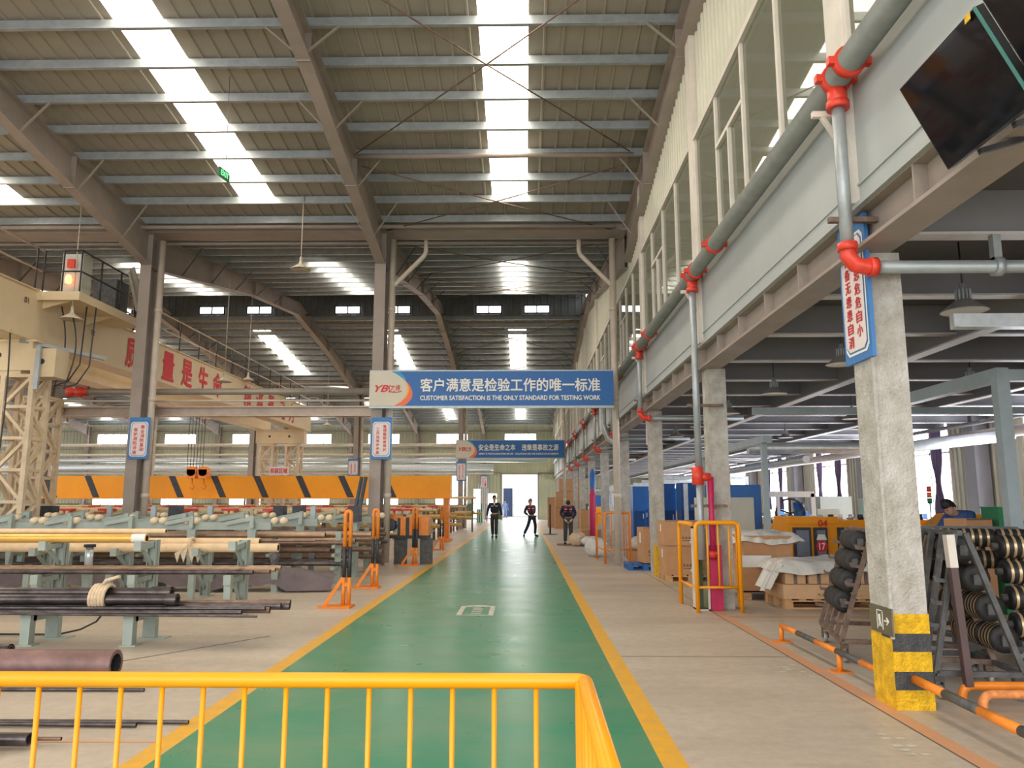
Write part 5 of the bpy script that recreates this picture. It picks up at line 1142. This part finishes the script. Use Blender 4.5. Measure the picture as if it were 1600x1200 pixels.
for i, (y, mt) in enumerate(((6.14, orange2), (5.88, M('rail_worn_orange', (0.72, 0.26, 0.08), 0.6, 0, 0.3, 14)))):
    m = MB(); m.tube(tubepath([(3.3, y, 0), (3.3, y, 0.13), (6.0, y, 0.13), (6.0, y, 0)], 0, 0.08), 0.032, 14)
    tag(m.build('floor_rail', mt), ['clean orange floor rail under the dark trolley', 'worn orange floor rail in front at the lower right'][i], 'rail')
# exit plate on the column side
r = empty('exit_plate', (2.705, 6.27, 0.52), 'small metal exit arrow plate low on the nearest column', 'sign'); r.rotation_euler = (0, 0, R(-90))
boxb('plate', -0.0, 0.36, 0, 0.012, 0, 0.2, M('plate_brown', (0.16, 0.14, 0.09), 0.4, 0.3), r)
m = MB(); m.box(0.12, 0.125, -0.004, 0, 0.03, 0.17); m.box(0.21, 0.215, -0.004, 0, 0.03, 0.17); m.box(0.12, 0.215, -0.004, 0, 0.165, 0.17); m.bar((0.15, -0.002, 0.05), (0.17, -0.002, 0.1), 0.008); m.bar((0.17, -0.002, 0.1), (0.19, -0.002, 0.05), 0.008); m.bar((0.17, -0.002, 0.09), (0.165, -0.002, 0.14), 0.015)
m.box(0.24, 0.31, -0.004, 0, 0.095, 0.105); m.bar((0.31, -0.002, 0.1), (0.28, -0.002, 0.125), 0.008); m.bar((0.31, -0.002, 0.1), (0.28, -0.002, 0.075), 0.008); m.build('running_figure_and_arrow', whitel, r)

# ================================================================ BLUE CABINETS, MACHINES
for i, (x, y, w_, h) in enumerate(((3.6, 27.0, 0.7, 2.05), (3.4, 24.5, 0.4, 2.0), (3.9, 23.0, 0.55, 2.05), (4.4, 22.0, 0.55, 2.05), (4.9, 21.2, 0.6, 2.1), (3.7, 21.8, 0.1, 2.0), (4.28, 20.9, 0.1, 2.0), (4.82, 20.3, 0.1, 2.0))):
    r = empty('tall_cabinet' if w_ > 0.2 else 'duct_post', (x, y, 0), ('tall blue machine cabinet beyond the second concrete column, %s from the left' % ORD[[1, 0, 2, 3, 4][i]]) if w_ > 0.2 else 'shiny metal post between the blue cabinets, %s from the left' % ORD[i - 5], 'cabinet' if w_ > 0.2 else 'post')
    boxb('cabinet_body' if w_ > 0.2 else 'post_body', 0, w_, 0, 0.6 if w_ > 0.2 else 0.1, 0, h, bluec if w_ > 0.2 else galv2, r)
    if w_ > 0.2: boxb('cabinet_door', 0.03, w_ - 0.03, -0.015, 0, 0.1, h * 0.62, M('cabinet_navy_%d' % i, (0.01, 0.06, 0.2), 0.35), r); boxb('door_handle', w_ - 0.1, w_ - 0.07, -0.03, -0.015, 1.0, 1.15, galv2, r)
r = empty('tall_cabinet', (4.6, 16.9, 0), 'big blue machine enclosure right of the second concrete column', 'cabinet'); boxb('cabinet_body', -0.5, 0.52, 0, 0.8, 0, 1.88, bluec, r)
r = empty('control_cabinet', (4.11, 15.9, 0), 'pale grey-green control cabinet in front of the blue enclosure', 'cabinet'); boxb('cabinet_body', -0.58, 0.55, 0, 0.35, 0, 1.6, greyc, r)
boxb('cabinet_door', -0.02, 0.53, -0.012, 0, 0.1, 1.5, greyc, r); boxb('door_handle', 0.42, 0.45, -0.03, -0.012, 0.65, 0.8, darkst, r)
# orange machine
r = empty('packing_machine', (5.0, 14.9, 0), 'orange machine housing with black framed doors numbered 04', 'machine')
boxb('housing', 0, 2.9, 0.05, 0.9, 0, 1.17, obeam, r); boxb('slanted_top', 0.02, 0.95, 0.0, 0.9, 1.1, 1.23, obeam, r)
for k, (x0, x1) in enumerate(((0.09, 0.42), (0.48, 0.73), (0.93, 1.25))):
    d = boxb('machine_door', x0, x1, 0.0, 0.05, 0.05, 1.03, blackp, r); boxb('door_window', x0 + 0.05, x1 - 0.04, -0.006, 0, 0.5, 0.98, M('window_grey_%d' % k, (0.2, 0.23, 0.3), 0.15), d)
m = MB(); m.lathe([(0, 0), (0.11, 0)], (0, 0, 0), 20); o = m.build('red_number_disc', redl, r, (0.61, -0.012, 0.68), (R(90), 0, 0))
text('door_number', '17', whitel, r, (0.61, -0.02, 0.68), w=0.11, h=0.12, bold=0.03); text('machine_number', '04', redl, r, (0.65, -0.006, 1.11), w=0.17, h=0.12, bold=0.03)
m = MB(); m.prism([(-0.1, 0.8), (0.1, 0.8), (0.06, 0.9), (-0.06, 0.9)], 'y', -0.014, -0.01); m.build('warning_plate', paper, r, (0.61, 0, 0))
boxb('red_tray', 1.75, 2.35, -0.05, 0.1, 1.02, 1.12, redm, r)
for k in range(12): m = MB(); x = 0.55 + 0.19 * k; m.tube([(x, 0.3, 1.17), (x, 0.3, 1.27)], 0.035 + 0.01 * (k % 3), 10); m.build('white_fitting', [paper, galv2, darkst][k % 3], r)
r = empty('wheel_machine', (5.45, 17.8, 0), 'white framed machine with a black spoked wheel behind the orange housing', 'machine')
boxb('base', 0, 1.3, 0, 0.8, 0, 1.0, obeam, r); m = MB(); m.box(0.05, 1.15, 0, 0.1, 1.62, 1.75); m.box(0.02, 0.1, 0, 0.1, 1.0, 1.75); m.box(1.07, 1.17, 0, 0.1, 1.0, 1.7); m.box(0.3, 0.36, 0, 0.1, 1, 1.62); m.build('white_frame', paper, r)
w_ = MB(); w_.tube([(0.6 + 0.33 * cos(t), 0.05, 1.25 + 0.33 * sin(t)) for t in [2 * pi * q / 20 for q in range(21)]], 0.022, 8)
for q in range(5): t = 2 * pi * q / 5 + 0.3; w_.bar((0.6, 0.05, 1.25), (0.6 + 0.33 * cos(t), 0.05, 1.25 + 0.33 * sin(t)), 0.035, upv=(0, 1, 0))
w_.build('spoked_wheel', blackp, r); m = MB(); m.tube([(0.85, 0.2, 1.02), (0.85, 0.2, 1.5)], 0.12, 14); m.build('blue_motor', bluec, r); boxb('grey_box', 1.2, 1.7, 0.0, 0.4, 1.0, 1.35, greyc, r)
r = empty('rear_machine', (7.2, 13.6, 0), 'orange machine with black rollers right of the nearest column', 'machine')
boxb('housing', 0, 1.6, 0, 0.9, 0, 1.05, obeam, r); m = MB(); m.prism([(0, 1.05), (0.75, 1.05), (0.75, 1.3), (0.35, 1.3)], 'y', 0.1, 0.8); m.build('slanted_cover', obeam, r)
for k in range(6): m = MB(); x = 0.75 + 0.11 * k; m.tube([(x, -0.05, 1.16), (x + 0.05, 0.5, 1.16)], 0.08, 12); m.build('black_roller', rubber, r)
for i, (x, y, z0, h, w_, mt, wd) in enumerate(((6.5, 10.8, 0, 1.42, 0.32, greenm, 'dark green metal cabinet beside the light blue post'), (7.6, 11.0, 0, 1.5, 0.7, greyc, 'grey control box at the right edge behind the racks'), (8.5, 22.5, 0, 1.65, 0.9, greyc, 'grey machine block by the outer windows, left one'), (10.4, 24, 0, 1.6, 0.8, M('pale_green', (0.32, 0.48, 0.40), 0.5), 'pale green machine block by the outer windows'))):
    r = empty('machine_cabinet', (x, y, 0), wd, 'cabinet'); boxb('cabinet_body', 0, w_, 0, 0.4, 0, h, mt, r); boxb('cabinet_lid', -0.01, w_ + 0.01, -0.01, 0.41, h, h + 0.02, mt, r)
carton_box(6.0, 10.7, 0.0, 0.42, 0.4, 1.28, 'open brown carton column left of the green cabinet', rzz=0.25, marks=False)
def stack_light(x, y, z, words, s_=1.0):
    r = empty('signal_light', (x, y, z), words, 'light', 'tricolour signal lights on the machines')
    for k, (mt, nm) in enumerate(((greenm, 'green_lamp'), (lorange, 'amber_lamp'), (redm, 'red_lamp'))): m = MB(); m.tube([(0, 0, 0.3 + 0.09 * k), (0, 0, 0.385 + 0.09 * k)], 0.035 * s_, 12); m.build(nm, mt, r)
    m = MB(); m.tube([(0, 0, 0), (0, 0, 0.3)], 0.012, 8); m.build('stem', galv2, r)
stack_light(6.2, 12.0, 1.18, 'red amber green signal light left of the bowed man'); stack_light(7.7, 11.05, 1.36, 'signal light above the grey box at the right edge', 1.8); stack_light(10.6, 24.2, 1.62, 'signal light near the outer windows', 1.6); stack_light(5.1, 21.5, 2.1, 'signal light above the blue enclosure', 1.4)
# light blue frame
r = empty('light_blue_frame', (5.3, 8.6, 0), 'light blue steel frame of posts and beams at the right', 'frame')
m = MB(); m.box(0, 0.14, 0, 0.12, 0, 2.85); m.build('front_post', postblue, r); m = MB(); m.box(0, 0.12, 2.6, 2.7, 0, 2.85); m.build('rear_post', postblue, r)
m = MB(); m.box(0, 0.14, 0, 2.75, 2.85, 3.0); m.box(0.14, 4.0, 0.002, 0.12, 2.852, 2.98); m.build('top_beam', postblue, r)
r = empty('light_blue_frame', (4.0, 13.2, 0), 'slim light blue posts carrying a beam beyond the guard', 'frame')
for k, y in enumerate((0, 4.5)): m = MB(); m.box(0.05, 0.14, y, y + 0.09, 0, 2.5); m.build('post', postblue, r)
m = MB(); m.box(0.02, 0.17, -0.2, 12, 2.5, 2.62); m.build('top_beam', postblue, r)
m = MB(); m.box(3.72, 6.9, 6.55, 6.62, 3.0, 3.12); m.box(3.72, 6.9, 6.5, 6.62, 2.99, 3.0); tag(m.build('cable_tray', galv2), 'galvanised cable tray under the mezzanine right of the nearest column', 'tray')
m = MB(); m.box(4.0, 10, 13.4, 13.5, 3.02, 3.14); tag(m.build('cable_tray', postblue), 'long pale blue cable tray crossing under the mezzanine deeper in', 'tray')
for i, (x, z, rr_, y0, wd) in enumerate(((10.9, 3.08, 0.13, 8, 'thick pale duct along the outer wall'), (10.9, 3.4, 0.05, 8, 'thin dark pipe along the outer wall above the pale duct'), (6.9, 2.55, 0.09, 19, 'pale service pipe running above the machines'))):
    m = MB(); m.tube([(x, y0, z), (x, 60, z)], rr_, 12); tag(m.build('service_duct', [M('duct_pale', (0.55, 0.5, 0.47), 0.4), mezz, galv2][i]), wd, 'duct')
m = MB(); m.tube([(5.0, 17.3, 2.7), (8.3, 17.3, 2.7), (8.8, 17.3, 2.75), (11, 17.5, 3.0)], 0.13, 14); tag(m.build('exhaust_duct', galv2), 'shiny round exhaust duct crossing before the outer windows', 'duct')
# more background machinery rows on the right
for i in range(7):
    y = 28 + 4.6 * i; r = empty('background_machine', (4.6 + 0.3 * (i % 3), y, 0), 'blue and grey machine in the far right row, %s from the camera' % ORD[i], 'machine', 'machines in the far right row')
    boxb('machine_body', 0, 3.2, 0, 1.2, 0, 1.2, greyc if i % 2 else obeam, r); boxb('blue_tower', 0.2, 1.2, 0.1, 1.0, 1.2, 2.0, bluec, r); m = MB(); m.box(0, 3.4, -0.2, -0.1, 2.3, 2.42); m.box(0, 0.08, -0.2, -0.1, 1.2, 2.3); m.box(3.3, 3.4, -0.2, -0.1, 0, 2.3); m.build('gantry_rail', galv2, r)
for i in range(4):
    r = empty('bench', (8.2, 14.5 + 5.5 * i, 0), 'long work bench with small parts beside the outer wall, %s from the camera' % ORD[i], 'bench', 'benches by the outer wall')
    boxb('bench_top', 0, 2.3, 0, 0.9, 0.92, 0.97, greyc, r)
    for x in (0.05, 2.2): boxb('leg', x, x + 0.06, 0.05, 0.11, 0, 0.92, rackm, r); boxb('leg', x, x + 0.06, 0.8, 0.86, 0, 0.92, rackm, r)
    for k in range(6): boxb('machine_part', 0.2 + 0.35 * k, 0.4 + 0.35 * k, 0.2, 0.5, 0.97, 1.1 + 0.06 * (k % 3), [darkst, greyc, bluec][k % 3], r)

# ================================================================ PEOPLE
import bmesh
def skinmesh(name, nodes, edges, mat, parent, root=0, sub=1):
    me = D.meshes.new(name); me.from_pydata([n[0] for n in nodes], edges, [])
    bm = bmesh.new(); bm.from_mesh(me); l = bm.verts.layers.skin.verify(); bm.verts.ensure_lookup_table()
    for i, n in enumerate(nodes): bm.verts[i][l].radius = n[1] if isinstance(n[1], tuple) else (n[1], n[1]); bm.verts[i][l].use_root = (i == root)
    bm.to_mesh(me); bm.free(); me.materials.append(mat)
    o = D.objects.new(name, me); col.objects.link(o); o.parent = parent
    md = o.modifiers.new('skin', 'SKIN'); md.use_smooth_shade = True
    s_ = o.modifiers.new('subd', 'SUBSURF'); s_.levels = sub; s_.render_levels = sub; return o
def person(x, y, rzz, J, label, jm, tm, hm=hair, h=1.72, shirt=None, gl=None, stripe=None, group=None):
    r = empty('person', (x, y, 0), label, 'person', group, rzz); r.scale = (h / 1.72,) * 3
    V_ = lambda k: Vector(J[k])
    nodes, edges = [], []
    def add(p, rad, par=None):
        nodes.append((tuple(p), rad)); 
        if par is not None: edges.append((par, len(nodes) - 1))
        return len(nodes) - 1
    # one continuous body: trunk, limbs, neck, head, hands with five fingers
    pel = add(V_('pelvis'), (0.11, 0.09)); ch = add(V_('chest'), (0.13, 0.095), pel); nk = add(V_('neck'), 0.055, ch)
    hd = V_('head'); hb = add(hd - Vector((0, 0, 0.085)), (0.058, 0.066), nk); hm_ = add(hd, (0.076, 0.094), hb); ht = add(hd + Vector((0, 0, 0.085)), (0.06, 0.075), hm_)
    for s_ in 'lr':
        a = add(V_('sh' + s_), 0.055, ch); b = add(V_('el' + s_), 0.04, a); c = add(V_('wr' + s_), 0.027, b)
        d = (V_('wr' + s_) - V_('el' + s_)).normalized(); side = Vector((1 if s_ == 'l' else -1, 0, 0)); q = d.cross(Vector((0, 1, 0))).normalized() * 0.5 + Vector((0, -0.9, 0)); q = (q - d * q.dot(d)).normalized()
        pm = add(V_('wr' + s_) + d * 0.06, (0.034, 0.022), c)
        for k, (o_, L) in enumerate(((-0.03, 0.075), (-0.01, 0.085), (0.01, 0.08), (0.03, 0.062))):
            f1 = add(V_('wr' + s_) + d * 0.10 + q * o_, 0.009, pm); f2 = add(V_('wr' + s_) + d * (0.10 + L * 0.6) + q * o_ * 1.1 - side * 0.012, 0.008, f1); add(V_('wr' + s_) + d * (0.10 + L) + q * o_ * 1.1 - side * 0.03, 0.007, f2)
        t1 = add(V_('wr' + s_) + d * 0.05 + q * 0.045, 0.010, pm); add(V_('wr' + s_) + d * 0.095 + q * 0.06, 0.009, t1)
        a = add(V_('hip' + s_), 0.085, pel); b = add(V_('kn' + s_), 0.055, a); c = add(V_('an' + s_), 0.034, b); add(V_('toe' + s_), 0.022, c)
    skinmesh('body', nodes, edges, skin, r)
    # jacket
    nodes, edges = [], []
    a0 = add(V_('pelvis') + Vector((0, 0, 0.02)), (0.185, 0.135)); a1 = add((V_('pelvis') + V_('chest')) / 2, (0.19, 0.135), a0); a2 = add(V_('chest'), (0.185, 0.13), a1); a3 = add(V_('neck') - Vector((0, 0, 0.035)), (0.075, 0.075), a2)
    for s_ in 'lr':
        b = add(V_('sh' + s_), 0.078, a2); c = add(V_('el' + s_), 0.062, b); add(V_('wr' + s_) * 0.93 + V_('el' + s_) * 0.07, 0.048, c)
    jk = skinmesh('jacket', nodes, edges, jm, r)
    # trousers
    nodes, edges = [], []
    a0 = add(V_('pelvis') - Vector((0, 0, 0.02)), (0.165, 0.115))
    for s_ in 'lr':
        b = add(V_('hip' + s_), 0.10, a0); c = add(V_('kn' + s_), 0.08, b); add(V_('an' + s_) + Vector((0, 0, 0.02)), 0.068, c)
    skinmesh('trousers', nodes, edges, tm, r)
    for s_ in 'lr':
        nodes, edges = [], []
        an, to = V_('an' + s_), V_('toe' + s_); a = add(an + Vector((0, 0.04, -0.03)), 0.055); b = add(an * 0.5 + to * 0.5 + Vector((0, 0, -0.008)), 0.058, a); add(to + (to - an).normalized() * 0.05 + Vector((0, 0, 0.012)), 0.045, b); skinmesh('shoe', nodes, edges, hair, r)
    fd = Vector(J.get('face', (0, -1, 0))).normalized(); sd = fd.cross(Vector((0, 0, 1))).normalized(); u_ = sd.cross(fd)
    m = MB()
    def hp(u, v):
        t = 2 * pi * u; p = pi * (0.5 * v + 0.02); k = 0.098
        q = Vector((0.088 * sin(p) * cos(t), 0.105 * sin(p) * sin(t), 0.108 * cos(p)))
        back = -(q.x * sd.x * 0 + q.y)  # toward the back the hair hangs lower
        w = sd * q.x + (-fd) * q.y + u_ * (q.z * (1.0 if v < 0.98 else 1) - (0.055 * v if q.y > -0.01 else -0.015))
        return tuple(hd + u_ * 0.045 + w - fd * 0.006)
    m.grid(hp, 20, 8); m.build('hair', hm, r)
    m = MB(); c = hd + fd * 0.088
    m.prism([(-0.012, -0.02), (0.012, -0.02), (0.004, 0.03), (-0.004, 0.03)], 'y', -0.012, 0.02); o = m.build('nose', skin, r, tuple(c + u_ * -0.01)); o.rotation_euler = fd.to_track_quat('-Y', 'Z').to_euler()
    for nm, z_, xs_, mt in (('eye', 0.012, (-0.03, 0.03), hair), ('mouth', -0.052, (0,), redcloth), ('ear', -0.005, (-0.082, 0.082), skin)):
        for q in xs_:
            m = MB(); m.lathe([(0, -0.006), (0.012, -0.004), (0.012, 0.004), (0, 0.006)] if nm != 'ear' else [(0, -0.03), (0.014, -0.02), (0.016, 0.01), (0, 0.03)], (0, 0, 0), 10)
            p = hd + u_ * z_ + sd * q + fd * (0.082 if nm != 'ear' else 0.0); m.build(nm, mt, r, tuple(p))
    if shirt: m = MB(); n_ = V_('neck'); m.prism([(n_.x - 0.05, n_.z - 0.02), (n_.x + 0.05, n_.z - 0.02), (n_.x, n_.z - 0.16)], 'y', n_.y - 0.12, n_.y - 0.1); m.build('shirt_collar', paper, r)
    if stripe:
        ch_ = V_('chest')
        for q in (-0.09, 0.09): m = MB(); m.box(ch_.x + q - 0.05, ch_.x + q + 0.05, ch_.y - 0.145, ch_.y - 0.12, ch_.z + 0.02, ch_.z + 0.045); m.build('reflective_stripe', paper, r)
        if stripe == 'red':
            for q in (-0.1, 0.1): m = MB(); m.box(ch_.x + q - 0.05, ch_.x + q + 0.05, ch_.y - 0.13, ch_.y - 0.08, ch_.z + 0.07, ch_.z + 0.14); m.box(ch_.x + q - 0.05, ch_.x + q + 0.03, ch_.y - 0.142, ch_.y - 0.11, ch_.z - 0.08, ch_.z - 0.02); m.build('red_panel', redcloth, r)
    if gl:
        for s_ in 'lr': nodes, edges = [], []; d = (V_('wr' + s_) - V_('el' + s_)).normalized(); a = add(V_('wr' + s_), 0.034); b = add(V_('wr' + s_) + d * 0.07, 0.042, a); add(V_('wr' + s_) + d * 0.11, 0.03, b); skinmesh('glove', nodes, edges, glove, r)
    return r
base = dict(pelvis=(0, 0, 0.97), chest=(0, 0, 1.27), neck=(0, -0.01, 1.47), head=(0, -0.025, 1.60), shl=(0.19, 0, 1.38), shr=(-0.19, 0, 1.38), ell=(0.27, 0.02, 1.12), elr=(-0.27, 0.02, 1.12), wrl=(0.29, -0.05, 0.88), wrr=(-0.29, -0.05, 0.88),
    hipl=(0.09, 0, 0.90), hipr=(-0.09, 0, 0.90), knl=(0.10, -0.02, 0.49), knr=(-0.10, -0.02, 0.49), anl=(0.11, 0.03, 0.085), anr=(-0.11, 0.03, 0.085), toel=(0.13, -0.13, 0.035), toer=(-0.13, -0.13, 0.035))
def pose(**k): d = dict(base); d.update(k); return d
person(-1.3, 33.2, 0, pose(knl=(0.08, -0.08, 0.5), anl=(0.08, -0.06, 0.1), toel=(0.09, -0.22, 0.04), knr=(-0.08, 0.02, 0.48), anr=(-0.07, 0.16, 0.1), toer=(-0.08, 0.0, 0.035), wrl=(0.31, -0.08, 0.89), wrr=(-0.31, 0.02, 0.88)),
    'person in a dark jacket and grey trousers walking on the left of the aisle', navy, trousers, shirt=True, stripe='white', h=1.78)
person(0.27, 34.6, R(12), pose(pelvis=(0.06, 0, 0.95), chest=(-0.02, -0.02, 1.25), neck=(-0.03, -0.03, 1.44), head=(-0.04, -0.05, 1.57), shl=(0.16, 0, 1.36), shr=(-0.2, -0.0, 1.35), ell=(0.2, 0.14, 1.1), elr=(-0.27, 0.12, 1.1), wrl=(0.08, 0.24, 0.98), wrr=(-0.1, 0.24, 0.98), hipl=(0.14, 0, 0.88), hipr=(-0.03, 0, 0.88),
    knl=(0.2, -0.06, 0.48), anl=(0.2, 0.05, 0.09), toel=(0.3, -0.06, 0.035), knr=(-0.14, 0.0, 0.5), anr=(-0.3, 0.1, 0.1), toer=(-0.34, -0.03, 0.035), face=(0.5, -0.85, 0)),
    'person in dark overalls striding with hands behind the back mid-aisle', M('plum_cloth', (0.05, 0.025, 0.045), 0.85), navy, hm=M('hair_grey', (0.12, 0.09, 0.08), 0.7), stripe='red', h=1.66)
person(1.55, 28.0, 0, pose(chest=(0, -0.05, 1.26), neck=(0, -0.10, 1.43), head=(0, -0.20, 1.50), ell=(0.27, -0.06, 1.12), elr=(-0.27, -0.06, 1.12), wrl=(0.12, -0.2, 0.92), wrr=(-0.12, -0.2, 0.92), shl=(0.19, -0.04, 1.36), shr=(-0.19, -0.04, 1.36), face=(0, -0.55, -0.85)),
    'person with bowed head in a red and black work vest and white gloves', navy, M('grey_trousers', (0.06, 0.065, 0.07), 0.85), stripe='red', gl=True, h=1.68)
person(6.55, 11.7, R(-70), pose(chest=(0, -0.1, 1.22), neck=(0, -0.2, 1.36), head=(0, -0.30, 1.42), shl=(0.19, -0.1, 1.32), shr=(-0.19, -0.1, 1.32), ell=(0.26, -0.25, 1.08), elr=(-0.26, -0.25, 1.08), wrl=(0.15, -0.5, 1.1), wrr=(-0.15, -0.5, 1.1), face=(0, -0.8, -0.6)),
    'person with cropped hair in a dark blue shirt bending over the orange machine', bluecl, trousers, hm=hair, h=1.72)
person(-1.95, 77, R(20), pose(knl=(0.08, -0.12, 0.5), anl=(0.08, -0.1, 0.1), toel=(0.09, -0.26, 0.04)), 'person in pale blue clothing walking outside beyond the far doorway', M('pale_blue_cloth', (0.15, 0.25, 0.5), 0.8), M('pale_trousers', (0.2, 0.28, 0.5), 0.8), h=1.7)
# wooden board the bowed worker stands on
tag(boxb('floor_board', 1.15, 2.0, 27.6, 28.4, 0.0, 0.03, rackr), 'thin brown board under the feet of the bowed worker', 'board')
